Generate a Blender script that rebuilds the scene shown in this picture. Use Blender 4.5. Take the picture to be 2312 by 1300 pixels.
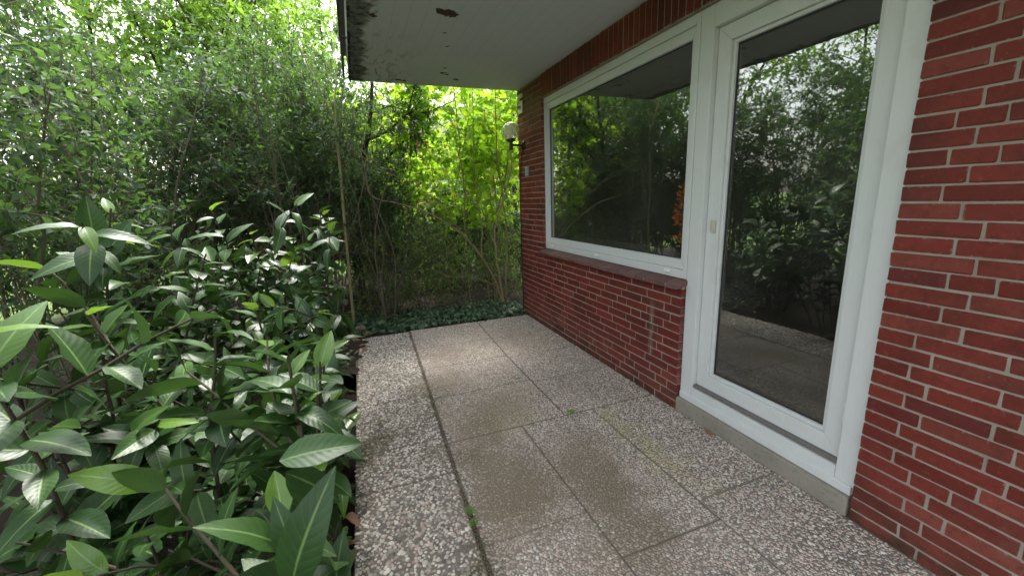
import bpy, bmesh, math, random
import numpy as np
from mathutils import Matrix, Vector

# ------------------------------------------------------------------ camera, sky, sun, exposure
scene = bpy.context.scene
for o in list(bpy.data.objects):
    bpy.data.objects.remove(o)
COL = scene.collection
cam_d = bpy.data.cameras.new('camera')
cam = bpy.data.objects.new('camera', cam_d)
COL.objects.link(cam)
cam.matrix_world = Matrix(((0.93385, 0.106974, -0.341293, -1.9842),
                           (-0.356061, 0.187803, -0.915396, 0.0),
                           (-0.033828, 0.976364, 0.213469, 1.4937),
                           (0, 0, 0, 1)))
cam_d.sensor_width = 36.0
cam_d.lens = 14.37
cam_d.clip_start = 0.02
cam_d.clip_end = 800
cam_d.dof.use_dof = True
cam_d.dof.focus_distance = 3.6
cam_d.dof.aperture_fstop = 5.6
scene.camera = cam

SUN = Vector((0.10, 0.50, 0.86)).normalized()          # towards the sun
world = bpy.data.worlds.new('World')
scene.world = world
world.use_nodes = True
wn = world.node_tree
wn.nodes.clear()
sky = wn.nodes.new('ShaderNodeTexSky')
sky.sky_type = 'NISHITA'
sky.sun_disc = False
sky.sun_elevation = math.asin(SUN.z)
sky.sun_rotation = math.atan2(SUN.x, SUN.y)
sky.air_density = 1.6
sky.dust_density = 4.0
hsv = wn.nodes.new('ShaderNodeHueSaturation')
hsv.inputs['Saturation'].default_value = 0.28              # overcast: the blue is veiled
bg = wn.nodes.new('ShaderNodeBackground')
bg.inputs['Strength'].default_value = 0.15
wo = wn.nodes.new('ShaderNodeOutputWorld')
wn.links.new(sky.outputs[0], hsv.inputs['Color'])
wn.links.new(hsv.outputs[0], bg.inputs['Color'])
wn.links.new(bg.outputs[0], wo.inputs['Surface'])

sun_d = bpy.data.lights.new('sun', 'SUN')
sun_d.energy = 1.5
sun_d.angle = math.radians(14)
sun_d.color = (1.0, 0.96, 0.9)
sun = bpy.data.objects.new('sun', sun_d)
COL.objects.link(sun)
sun.rotation_euler = (-SUN).to_track_quat('-Z', 'Y').to_euler()

vs = scene.view_settings
vs.view_transform = 'Standard'
vs.look = 'None'
vs.exposure = 2.2
vs.gamma = 1.0
vs.use_curve_mapping = False

# ------------------------------------------------------------------ helpers
RNG = np.random.default_rng(7)
random.seed(7)
MATS = {}


class N:
    """tiny node-tree helper"""
    def __init__(self, name):
        self.m = bpy.data.materials.new(name)
        self.m.use_nodes = True
        self.t = self.m.node_tree
        self.t.nodes.clear()
        self.out = self.t.nodes.new('ShaderNodeOutputMaterial')
        MATS[name] = self.m

    def n(self, typ, props=None, **inp):
        nd = self.t.nodes.new('ShaderNode' + typ)
        for k, v in (props or {}).items():
            setattr(nd, k, v)
        for k, v in inp.items():
            self.set(nd, k.replace('_', ' '), v)
        return nd

    def set(self, nd, k, v):
        s = nd.inputs[int(k)] if str(k).isdigit() else nd.inputs[k]
        if isinstance(v, bpy.types.NodeSocket):
            self.t.links.new(v, s)
        elif isinstance(v, bpy.types.Node):
            self.t.links.new(v.outputs[0], s)
        else:
            if s.type == 'RGBA' and len(v) == 3:
                v = (*v, 1)
            s.default_value = v

    def mix(self, fac, a, b, mode='MIX'):
        nd = self.t.nodes.new('ShaderNodeMix')
        nd.data_type = 'RGBA'
        nd.blend_type = mode
        for i, v in ((0, fac), (6, a), (7, b)):
            self.set(nd, i, v)
        return nd.outputs[2]

    def math(self, op, a, b=0.0, clamp=False):
        nd = self.t.nodes.new('ShaderNodeMath')
        nd.operation = op
        nd.use_clamp = clamp
        self.set(nd, 0, a)
        self.set(nd, 1, b)
        return nd.outputs[0]

    def ramp(self, v, a, b, lo=0.0, hi=1.0, smooth=True):
        nd = self.t.nodes.new('ShaderNodeMapRange')
        nd.interpolation_type = 'SMOOTHSTEP' if smooth else 'LINEAR'
        for i, x in enumerate((v, a, b, lo, hi)):
            self.set(nd, i, x)
        return nd.outputs[0]

    def noise(self, vec, scale, detail=4.0, rough=0.55, dist=0.0):
        nd = self.n('TexNoise', None, Scale=scale, Detail=detail, Roughness=rough, Distortion=dist)
        if vec is not None:
            self.set(nd, 'Vector', vec)
        return nd

    def pos(self):
        return self.n('NewGeometry').outputs['Position']

    def bump(self, h, strength=0.3, dist=0.01):
        nd = self.n('Bump', None, Strength=strength, Distance=dist)
        self.set(nd, 'Height', h)
        return nd.outputs[0]

    def pbsdf(self, col, rough=0.7, normal=None, spec=0.5, metal=0.0, coat=0.0):
        p = self.n('BsdfPrincipled')
        self.set(p, 'Base Color', col)
        self.set(p, 'Roughness', rough)
        self.set(p, 'Specular IOR Level', spec)
        self.set(p, 'Metallic', metal)
        if coat:
            self.set(p, 'Coat Weight', coat)
        if normal is not None:
            self.set(p, 'Normal', normal)
        return p.outputs[0]

    def done(self, sh):
        self.t.links.new(sh, self.out.inputs['Surface'])
        return self.m


def simple(name, col, rough=0.6, metal=0.0, var=0.12, scale=30.0, bump=0.0, spec=0.5):
    m = N(name)
    p = m.pos()
    nz = m.noise(p, scale)
    lo = tuple(c * (1 - var) for c in col)
    hi = tuple(min(1, c * (1 + var)) for c in col)
    c = m.mix(nz.outputs[0], lo, hi)
    nor = m.bump(m.noise(p, scale * 4).outputs[0], bump, 0.004) if bump else None
    return m.done(m.pbsdf(c, rough, nor, spec, metal))


def mesh(name, V, F, mat=None, uv=None, smooth=True, col=None):
    V = np.asarray(V, np.float32).reshape(-1, 3)
    me = bpy.data.meshes.new(name)
    if isinstance(F, np.ndarray):
        k = F.shape[1]
        me.vertices.add(len(V))
        me.vertices.foreach_set('co', V.ravel())
        me.loops.add(F.size)
        me.loops.foreach_set('vertex_index', F.astype(np.int32).ravel())
        me.polygons.add(len(F))
        me.polygons.foreach_set('loop_start', np.arange(0, F.size, k, dtype=np.int32))
        me.update(calc_edges=True)
    else:
        me.from_pydata(V.tolist(), [], F)
        me.update()
    if smooth:
        me.polygons.foreach_set('use_smooth', np.ones(len(me.polygons), bool))
    if uv is not None:                       # uv per vertex
        lay = me.uv_layers.new(name='UVMap')
        idx = np.empty(len(me.loops), np.int32)
        me.loops.foreach_get('vertex_index', idx)
        lay.data.foreach_set('uv', np.asarray(uv, np.float32)[idx].ravel())
    if col is not None:
        a = me.color_attributes.new('Col', 'FLOAT_COLOR', 'POINT')
        a.data.foreach_set('color', np.asarray(col, np.float32).ravel())
    if mat is not None:
        me.materials.append(MATS[mat] if isinstance(mat, str) else mat)
    me.validate()
    return me


WLOC = {}


def link(name, data, parent=None, loc=(0, 0, 0), rot=None, scale=None, label=None, cat=None, group=None, kind=None):
    """loc is in world space; parents carry no rotation of their own"""
    o = bpy.data.objects.new(name, data)
    COL.objects.link(o)
    pl = WLOC[parent.name] if parent is not None else Vector((0, 0, 0))
    o.parent = parent
    o.location = Vector(loc) - pl
    if rot is not None:
        o.rotation_euler = rot
    if scale is not None:
        o.scale = scale
    WLOC[o.name] = Vector(loc)
    tag(o, label, cat, group, kind)
    return o


def tag(o, label=None, cat=None, group=None, kind=None):
    for k, v in (('label', label), ('category', cat), ('group', group), ('kind', kind)):
        if v:
            o[k] = v


def thing(name, loc, label, cat, group=None):
    return link(name, None, None, loc, label=label, cat=cat, group=group)


def wmesh(name, V, F, mat, parent=None, org=None, smooth=False, uv=None, col=None, **tags):
    """mesh given in world coordinates; its origin is moved to org"""
    V = np.asarray(V, float).reshape(-1, 3)
    if org is None:
        org = WLOC[parent.name] if parent is not None else (V.min(0) + V.max(0)) / 2 * (1, 1, 0) + (0, 0, V[:, 2].min())
    org = np.array(org, float)
    return link(name, mesh(name, V - org, F, mat, uv, smooth, col), parent, org, **tags)


def boxVF(x0, x1, y0, y1, z0, z1):
    V = [(x, y, z) for z in (z0, z1) for y in (y0, y1) for x in (x0, x1)]
    F = [(0, 2, 3, 1), (4, 5, 7, 6), (0, 1, 5, 4), (2, 6, 7, 3), (0, 4, 6, 2), (1, 3, 7, 5)]
    return V, F


def join(parts):
    V, F = [], []
    for v, f in parts:
        b = len(V)
        V += [tuple(p) for p in v]
        F += [tuple(i + b for i in q) for q in f]
    return V, F


def bevel_mesh(name, V, F, mat, w=0.003, seg=1, jit=0.0, smooth=False):
    bm = bmesh.new()
    vs_ = [bm.verts.new(v) for v in V]
    for f in F:
        bm.faces.new([vs_[i] for i in f])
    bmesh.ops.recalc_face_normals(bm, faces=bm.faces)
    bmesh.ops.bevel(bm, geom=list(bm.edges), offset=w, segments=seg, affect='EDGES', profile=0.6)
    if jit:
        for v in bm.verts:
            v.co += Vector((random.gauss(0, jit), random.gauss(0, jit), random.gauss(0, jit)))
    me = bpy.data.meshes.new(name)
    bm.to_mesh(me)
    bm.free()
    if smooth:
        me.polygons.foreach_set('use_smooth', np.ones(len(me.polygons), bool))
    me.materials.append(MATS[mat] if isinstance(mat, str) else mat)
    return me


def bbox(name, x0, x1, y0, y1, z0, z1, mat, parent=None, w=0.003, org=None, seg=2, **tags):
    """bevelled box in world coordinates"""
    c = Vector(org) if org is not None else Vector(((x0 + x1) / 2, (y0 + y1) / 2, z0))
    V, F = boxVF(x0 - c.x, x1 - c.x, y0 - c.y, y1 - c.y, z0 - c.z, z1 - c.z)
    return link(name, bevel_mesh(name, V, F, mat, w, seg), parent, c, **tags)


def norm(v):
    v = np.asarray(v, float)
    return v / (np.linalg.norm(v, axis=-1, keepdims=True) + 1e-9)


def tubesVF(tubes, sides=5):
    """list of (points, radii) -> one vertex / quad array"""
    VV, FF, b = [], [], 0
    ang = np.arange(sides) * 2 * math.pi / sides
    ca, sa = np.cos(ang), np.sin(ang)
    for P, R in tubes:
        P = np.asarray(P, float)
        n = len(P)
        R = np.asarray(R, float)
        T = norm(np.gradient(P, axis=0))
        ref = np.array((0.31, 0.17, 0.93)) if abs(T[:, 2].mean()) < 0.75 else np.array((0.93, 0.31, 0.1))
        A = norm(np.cross(T, ref))
        B = np.cross(T, A)
        V = P[:, None, :] + R[:, None, None] * (A[:, None, :] * ca[None, :, None] + B[:, None, :] * sa[None, :, None])
        VV.append(V.reshape(-1, 3))
        i = np.arange(n - 1)[:, None] * sides
        j = np.arange(sides)[None, :]
        j2 = (j + 1) % sides
        q = np.stack((i + j, i + j2, i + sides + j2, i + sides + j), -1).reshape(-1, 4) + b
        FF.append(q)
        b += n * sides
    return np.concatenate(VV), np.concatenate(FF)


def lathe(profile, n=24, c=(0, 0, 0)):
    """profile of (r, z) about the z axis"""
    V, F = [], []
    m = len(profile)
    for i in range(n):
        a = 2 * math.pi * i / n
        for r, z in profile:
            V.append((c[0] + r * math.cos(a), c[1] + r * math.sin(a), c[2] + z))
    for i in range(n):
        k = (i + 1) % n
        for j in range(m - 1):
            F.append((i * m + j, k * m + j, k * m + j + 1, i * m + j + 1))
    return V, F


def polyline(rng, p, d, L, n, wander, grav=0.0):
    P = [np.array(p, float)]
    d = norm(d)
    for i in range(n):
        d = norm(d + rng.normal(0, wander, 3) + (0, 0, grav))
        P.append(P[-1] + d * L / n)
    return np.array(P)


def at(P, t):
    s = t * (len(P) - 1)
    i = min(int(s), len(P) - 2)
    return P[i] + (P[i + 1] - P[i]) * (s - i), norm(P[i + 1] - P[i])


def rand_unit(rng, n):
    return norm(rng.normal(0, 1, (n, 3)))


def scatter(T, TF, TUV, pos, along, nor, scale):
    """copies of a leaf template: x = across, y = along, z = normal"""
    along = norm(along)
    nor = norm(nor - along * (nor * along).sum(1, keepdims=True))
    side = np.cross(along, nor)
    s = np.asarray(scale, float)[:, None, None]
    V = pos[:, None, :] + s * (T[None, :, 0:1] * side[:, None, :] + T[None, :, 1:2] * along[:, None, :] + T[None, :, 2:3] * nor[:, None, :])
    n, k = len(pos), len(T)
    F = (TF[None] + (np.arange(n) * k)[:, None, None]).reshape(-1, TF.shape[1])
    return V.reshape(-1, 3), F, np.tile(TUV, (n, 1))


# ------------------------------------------------------------------ leaf templates (unit length)
def blade(stations, width, bend, fold, tip=1.0, ripple=0.0, seed=0):
    r = np.random.default_rng(seed)
    V, UV, F = [], [], []
    for i in range(stations + 1):
        t = i / stations
        w = width * (math.sin(math.pi * t ** 0.85) ** 0.75 if 0 < t < 1 else 0.0) * (1 - 0.25 * t * (tip - 0.5))
        if i in (0, stations):
            w = 0.008
        zc = -bend * t * t
        rp = r.normal(0, ripple)
        for s in (-1, -0.5, 0, 0.5, 1):
            V.append((s * w, t, zc + fold * abs(s) * w + (rp * abs(s) if abs(s) == 1 else 0) - 0.35 * fold * w * s * s))
            UV.append((0.5 + 0.5 * s, t))
    for i in range(stations):
        for j in range(4):
            a = i * 5 + j
            F.append((a, a + 1, a + 6, a + 5))
    return np.array(V), np.array(F), np.array(UV)


def simple_leaf(width, fold, bend):
    V = np.array([(0, 0, 0), (width, 0.45, fold - bend * 0.2), (0, 1, -bend), (-width, 0.45, fold - bend * 0.2), (0, 0.5, -bend * 0.25)])
    F = np.array([(0, 1, 4), (1, 2, 4), (2, 3, 4), (3, 0, 4)])
    UV = np.array([(0.5, 0), (1, 0.45), (0.5, 1), (0, 0.45), (0.5, 0.5)])
    return V, F, UV


def palmate(pts, cup=0.12):
    P = [(0.0, 0.0)] + pts + [(-x, y) for x, y in reversed(pts[:-1])]
    c = (0.0, 0.28)
    V = [(c[0], c[1], 0.05)]
    UV = [(0.5, 0.3)]
    for x, y in P:
        d = math.hypot(x - c[0], y - c[1])
        V.append((x, y, -cup * d * d))
        UV.append((0.5 + x, y))
    n = len(P)
    F = [(0, 1 + (i + 1) % n, 1 + i) for i in range(n)]
    return np.array(V), np.array(F), np.array(UV)


LAUREL = [blade(8, w, b, f, 1.0, 0.012, s) for s, (w, b, f) in enumerate(((0.245, 0.20, 0.40), (0.22, 0.42, 0.30), (0.26, 0.10, 0.55), (0.23, 0.30, 0.2), (0.215, 0.62, 0.45)))]
SMALL = simple_leaf(0.24, 0.07, 0.1)
NARROW = simple_leaf(0.17, 0.05, 0.15)
MAPLE = palmate([(0.16, 0.06), (0.52, 0.12), (0.30, 0.30), (0.50, 0.62), (0.20, 0.58), (0.0, 1.0)], 0.25)
IVY = palmate([(0.30, -0.05), (0.46, 0.25), (0.28, 0.42), (0.0, 0.95)], 0.2)
ROUND = palmate([(0.25, 0.1), (0.36, 0.45), (0.2, 0.85), (0.0, 1.0)], 0.2)

# ------------------------------------------------------------------ materials: masonry, frames, paint
m = N('brick')
oi = m.n('ObjectInfo')
P = m.pos()
r1 = m.noise(P, 9.0, 3)
r2 = m.noise(P, 130.0, 5, 0.65)
big = m.noise(P, 1.3, 3)
c = m.mix(oi.outputs['Random'], (0.140, 0.023, 0.017), (0.225, 0.040, 0.028))
c = m.mix(m.ramp(m.math('FRACT', m.math('MULTIPLY', oi.outputs['Random'], 37.7)), 0.86, 0.95, 0, 0.6), c, (0.10, 0.024, 0.024))
c = m.mix(m.ramp(m.math('FRACT', m.math('MULTIPLY', oi.outputs['Random'], 91.3)), 0.88, 0.97, 0, 0.8), c, (0.25, 0.062, 0.044))
c = m.mix(m.math('MULTIPLY', r1.outputs[0], 0.5), c, (0.12, 0.022, 0.02))
c = m.mix(m.ramp(r2.outputs[0], 0.60, 0.74, 0, 0.6), c, (0.30, 0.13, 0.095))
c = m.mix(m.ramp(r2.outputs[0], 0.42, 0.28, 0, 0.7), c, (0.06, 0.016, 0.015))
# lime bloom: a streak under the sill and a thin pale film in patches
sx = m.n('SeparateXYZ', None, Vector=P)
wob = m.math('MULTIPLY', m.math('SUBTRACT', m.noise(P, 7.0, 2).outputs[0], 0.5), 0.06)
dy = m.math('ABSOLUTE', m.math('ADD', m.math('SUBTRACT', sx.outputs[1], 2.37), wob))
st = m.math('MULTIPLY', m.ramp(dy, 0.035, 0.012), m.math('MULTIPLY', m.ramp(sx.outputs[2], 0.27, 0.37), m.ramp(sx.outputs[2], 0.76, 0.66)))
film = m.ramp(m.noise(P, 3.1, 4, 0.7).outputs[0], 0.58, 0.8, 0, 0.14)
low = m.math('MULTIPLY', m.ramp(sx.outputs[2], 0.5, 0.0, 0, 0.10), m.noise(P, 5.0).outputs[0])
c = m.mix(m.math('ADD', m.math('MULTIPLY', st, 0.42), m.math('ADD', film, low), True), c, (0.34, 0.27, 0.235))
r3 = m.noise(P, 30, 5, 0.7, 0.4)
c = m.mix(m.ramp(r3.outputs[0], 0.50, 0.72, 0, 0.55), c, (0.075, 0.022, 0.018))
c = m.mix(m.ramp(r3.outputs[0], 0.44, 0.28, 0, 0.40), c, (0.30, 0.10, 0.07))
ge = m.n('SeparateXYZ', None, Vector=m.n('TexCoord').outputs['Generated'])
ey = m.math('MINIMUM', ge.outputs[1], m.math('SUBTRACT', 1.0, ge.outputs[1]))
ez = m.math('MINIMUM', ge.outputs[2], m.math('SUBTRACT', 1.0, ge.outputs[2]))
ed = m.math('MINIMUM', m.math('MULTIPLY', ey, 4.0), ez)
smear = m.ramp(m.math('SUBTRACT', ed, m.ramp(m.noise(P, 55, 4, 0.65).outputs[0], 0.52, 0.78, 0.0, 0.22)), 0.04, -0.05, 0, 0.5)
c = m.mix(smear, c, (0.33, 0.26, 0.22))
c = m.mix(m.ramp(m.noise(P, 2.2, 5, 0.7).outputs[0], 0.54, 0.32, 0, 0.6), c, (0.055, 0.020, 0.016))
c = m.mix(m.math('MULTIPLY', m.ramp(sx.outputs[2], 0.20, 0.0, 0, 0.9), m.ramp(m.noise(P, 8, 5, 0.7).outputs[0], 0.35, 0.65)), c, (0.045, 0.035, 0.022))
nb = m.bump(m.math('ADD', r2.outputs[0], m.noise(P, 500, 2).outputs[0]), 0.35, 0.003)
m.done(m.pbsdf(c, m.ramp(r2.outputs[0], 0.3, 0.7, 0.42, 0.68), nb, 0.22))

m = N('sill_brick')
oi = m.n('ObjectInfo')
P = m.pos()
c = m.mix(oi.outputs['Random'], (0.125, 0.062, 0.06), (0.175, 0.085, 0.078))
c = m.mix(m.ramp(m.noise(P, 14, 5, 0.7).outputs[0], 0.5, 0.7, 0, 0.6), c, (0.17, 0.135, 0.125))
c = m.mix(m.ramp(m.noise(P, 90, 3).outputs[0], 0.58, 0.72, 0, 0.5), c, (0.05, 0.045, 0.03))
m.done(m.pbsdf(c, 0.6, m.bump(m.noise(P, 160, 4).outputs[0], 0.3, 0.003), 0.4))

m = N('mortar')
P = m.pos()
c = m.mix(m.noise(P, 6, 4).outputs[0], (0.22, 0.185, 0.155), (0.43, 0.37, 0.315))
c = m.mix(m.ramp(m.noise(P, 60, 4, 0.7).outputs[0], 0.35, 0.2, 0, 0.8), c, (0.12, 0.10, 0.085))
m.done(m.pbsdf(c, 0.92, m.bump(m.noise(P, 260, 3).outputs[0], 0.6, 0.004), 0.2))

m = N('concrete')
P = m.pos()
c = m.mix(m.noise(P, 5, 5, 0.65).outputs[0], (0.17, 0.16, 0.13), (0.36, 0.33, 0.28))
c = m.mix(m.ramp(m.noise(P, 45, 4).outputs[0], 0.56, 0.72, 0, 0.6), c, (0.12, 0.115, 0.085))
m.done(m.pbsdf(c, 0.9, m.bump(m.noise(P, 120, 4).outputs[0], 0.5, 0.004), 0.25))

m = N('white_frame')
P = m.pos()
vm = m.n('VectorMath', {'operation': 'MULTIPLY'})
m.set(vm, 0, P)
m.set(vm, 1, (60, 60, 3.0))
gr = m.noise(vm.outputs[0], 4.0, 4, 0.6)
c = m.mix(gr.outputs[0], (0.58, 0.60, 0.60), (0.67, 0.69, 0.70))
c = m.mix(m.ramp(m.noise(P, 3.5, 5, 0.7).outputs[0], 0.52, 0.75, 0, 0.35), c, (0.48, 0.51, 0.47))
m.done(m.pbsdf(c, 0.34, m.bump(gr.outputs[0], 0.12, 0.002), 0.5))

simple('grey_metal', (0.20, 0.19, 0.18), 0.55, 0.4, 0.3, 40, 0.1)
simple('white_plastic', (0.82, 0.82, 0.79), 0.35, 0, 0.05)
simple('beige_plastic', (0.50, 0.49, 0.40), 0.4, 0, 0.08)
simple('black_plastic', (0.012, 0.012, 0.013), 0.42, 0, 0.3)
simple('cable_black', (0.02, 0.012, 0.012), 0.5, 0, 0.3)
simple('number_white', (0.62, 0.66, 0.58), 0.5, 0, 0.12, 40)
simple('plate_grey', (0.20, 0.24, 0.25), 0.45, 0.2, 0.2, 60)
simple('plate_mark', (0.55, 0.60, 0.60), 0.5)
simple('gasket', (0.02, 0.022, 0.025), 0.5)
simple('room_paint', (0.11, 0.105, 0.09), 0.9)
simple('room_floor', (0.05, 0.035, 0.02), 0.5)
simple('flashing', (0.17, 0.145, 0.15), 0.5, 0.55, 0.25, 18, 0.05)
simple('stone', (0.17, 0.12, 0.085), 0.9, 0, 0.4, 25, 0.5)
simple('orange_petal', (0.60, 0.17, 0.008), 0.6, 0, 0.45, 50)
simple('black_glaze', (0.010, 0.009, 0.009), 0.2)

m = N('glass')
gm = m.n('NewGeometry')
dt = m.n('VectorMath', {'operation': 'DOT_PRODUCT'})
m.set(dt, 0, gm.outputs['Normal'])
m.set(dt, 1, gm.outputs['Incoming'])
co = m.math('SUBTRACT', 1.0, m.math('ABSOLUTE', dt.outputs['Value']), True)
f2 = m.math('MINIMUM', m.math('ADD', m.math('MULTIPLY', m.math('POWER', co, 5.0), 0.9), 0.17), 1.0)   # Schlick, two coated faces
gl = m.n('BsdfGlossy', None, Roughness=0.0)
m.set(gl, 'Color', (0.95, 0.97, 0.96))
m.set(gl, 'Normal', m.bump(m.noise(m.pos(), 1.6, 1).outputs[0], 0.06, 0.05))
tr = m.n('BsdfTransparent')
m.set(tr, 'Color', (0.96, 0.97, 0.96))
mx = m.n('MixShader')
m.set(mx, 0, f2)
m.set(mx, 1, tr.outputs[0])
m.set(mx, 2, gl.outputs[0])
df = m.n('BsdfDiffuse', None, Color=(0.5, 0.5, 0.45))
m2 = m.n('MixShader')                       # faint pale haze mixed into the pane to lift its dark reflections
m.set(m2, 0, m.ramp(m.noise(m.pos(), 2.5, 4).outputs[0], 0.3, 0.8, 0.006, 0.022))
m.set(m2, 1, mx.outputs[0])
m.set(m2, 2, df.outputs[0])
m.done(m2.outputs[0])

m = N('lamp_globe')
P = m.pos()
tc = m.n('TexCoord')
sp = m.n('SeparateXYZ', None, Vector=tc.outputs['Object'])
ridg = m.math('SINE', m.math('MULTIPLY', m.math('ARCTAN2', sp.outputs[1], sp.outputs[0]), 64.0))
gb = m.bump(ridg, 0.25, 0.004)
g = m.n('BsdfPrincipled')
m.set(g, 'Base Color', (0.86, 0.86, 0.76))
m.set(g, 'Roughness', 0.22)
m.set(g, 'Transmission Weight', 0.35)
m.set(g, 'IOR', 1.25)
m.set(g, 'Normal', gb)
t2 = m.n('BsdfTransparent')
m.set(t2, 'Color', (0.90, 0.90, 0.84))
mx = m.n('MixShader')
lw = m.n('LayerWeight', None, Blend=0.35)
m.set(mx, 0, m.ramp(lw.outputs['Facing'], 0.35, 0.95, 0.62, 0.30))
m.set(mx, 1, g.outputs[0])
m.set(mx, 2, t2.outputs[0])
m.done(mx.outputs[0])

# painted soffit with mould along the outer edge and chips where the paint fell off
m = N('soffit_paint')
P = m.pos()
s = m.n('SeparateXYZ', None, Vector=P)
vm = m.n('VectorMath', {'operation': 'MULTIPLY'})
m.set(vm, 0, P)
m.set(vm, 1, (2.0, 0.7, 1.0))
c = m.mix(m.noise(P, 1.5, 4).outputs[0], (0.66, 0.71, 0.78), (0.74, 0.78, 0.84))
brd = m.math('PINGPONG', m.math('ADD', s.outputs[0], 5.0), 0.055)
c = m.mix(m.ramp(brd, 0.003, 0.0006, 0, 0.45), c, (0.45, 0.46, 0.43))
fine = m.noise(vm.outputs[0], 45, 4, 0.7)
c = m.mix(m.ramp(fine.outputs[0], 0.62, 0.72, 0, 0.35), c, (0.42, 0.42, 0.37))
nz = m.noise(P, 5.5, 5, 0.62, 0.6)
edge = m.math('ADD', s.outputs[0], m.math('MULTIPLY', m.math('SUBTRACT', nz.outputs[0], 0.5), 0.42))
c = m.mix(m.ramp(edge, -1.70, -1.80, 0, m.ramp(m.noise(P, 19, 4, 0.6).outputs[0], 0.32, 0.60, 0.97, 0.70)), c, (0.024, 0.028, 0.021))
sm = m.noise(vm.outputs[0], 7.0, 6, 0.75, 0.5)
far = m.math('MULTIPLY', m.ramp(s.outputs[0], -1.15, -1.75), m.ramp(s.outputs[1], 3.2, 4.6))
c = m.mix(m.math('MULTIPLY', m.ramp(sm.outputs[0], 0.50, 0.62), m.math('MULTIPLY', far, 0.85)), c, (0.06, 0.065, 0.045))
chip = None
pd = m.n('VectorMath', {'operation': 'ADD'})
m.set(pd, 0, P)
nv = m.noise(P, 26, 4, 0.7)
sc = m.n('VectorMath', {'operation': 'SCALE'})
m.set(sc, 0, nv.outputs['Color'])
m.set(sc, 'Scale', 0.11)
m.set(pd, 1, sc.outputs[0])
for cx_, cy_, rad in ((-1.234, 3.105, 0.062), (-1.20, 3.12, 0.05), (-1.28, 3.09, 0.045), (-0.99, 4.455, 0.03), (-0.94, 4.50, 0.025), (-0.806, 4.653, 0.035), (-1.40, 4.80, 0.03), (-1.34, 4.83, 0.035),
                      (-1.177, 3.449, 0.018), (-1.102, 3.721, 0.016), (-1.0, 4.3, 0.02), (-1.722, 3.28, 0.03)):
    d = m.n('VectorMath', {'operation': 'DISTANCE'})
    m.set(d, 0, pd.outputs[0])
    m.set(d, 1, (cx_ + 0.055, cy_ + 0.055, 2.76 + 0.055))
    k = m.ramp(d.outputs['Value'], rad, rad * 0.85)
    rim_ = m.ramp(d.outputs['Value'], rad * 1.35, rad, 0, 0.5)
    rim = rim_ if chip is None else m.math('MAXIMUM', rim, rim_)
    chip = k if chip is None else m.math('MAXIMUM', chip, k)
c = m.mix(rim, c, (0.74, 0.75, 0.72))
c = m.mix(chip, c, m.mix(nz.outputs[0], (0.035, 0.028, 0.024), (0.11, 0.085, 0.075)))
m.done(m.pbsdf(c, 0.8, m.bump(m.math('ADD', m.math('MULTIPLY', chip, -2.0), m.math('ADD', fine.outputs[0], m.ramp(brd, 0.003, 0.0005, 0, -0.3))), 0.25, 0.004), 0.3))

m = N('fascia_paint')
P = m.pos()
c = m.mix(m.ramp(m.noise(P, 7, 5, 0.7).outputs[0], 0.36, 0.56), (0.28, 0.30, 0.24), (0.02, 0.024, 0.017))
m.done(m.pbsdf(c, 0.85, None, 0.3))


# ------------------------------------------------------------------ materials: paving
def blobs(m, pv, lst):
    tot = None
    for x, y, r, w in lst:
        d = m.n('VectorMath', {'operation': 'DISTANCE'})
        m.set(d, 0, pv)
        m.set(d, 1, (x, y, 0))
        k = m.ramp(d.outputs['Value'], r * 1.25, 0.0, 0, w)
        tot = k if tot is None else m.math('ADD', tot, k)
    return tot


BROWN = [(-1.287, 3.84, .34, .55), (-1.43, 3.24, .36, .75), (-1.307, 2.49, .30, .7), (-1.42, 2.2, .34, .75), (-1.337, 1.81, .38, .95), (-1.40, 1.62, .28, .7),
         (-0.90, 1.66, .26, .95), (-0.85, 1.95, .28, .75), (-0.90, 1.45, .25, .8), (-0.93, 1.18, .24, .7), (-1.05, 2.64, .34, .5), (-1.2, 1.2, .3, .4), (-0.45, 2.7, .35, .25), (-0.5, 3.9, .5, .3)]
MOSS = [(-2.03, 2.52, .13, 1.1), (-2.07, 2.36, .13, 1.1), (-1.86, 2.56, .16, .6), (-1.62, 1.42, .12, .8), (-1.58, 2.75, .22, .55), (-1.56, 3.1, .22, .5), (-1.52, 2.1, .14, .6), (-1.72, 2.2, .12, .4), (-1.9, 3.6, .3, .3), (-1.7, 1.35, .1, .7)]
LICH = [(-0.474, 2.176, .12, .8), (-0.478, 2.0, .12, .7), (-0.481, 1.836, .13, .8), (-0.485, 1.70, .12, .7), (-0.487, 1.564, .12, .7), (-0.45, 1.40, .12, .4), (-1.1, 2.45, .25, .4), (-1.0, 2.9, .3, .25)]


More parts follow.
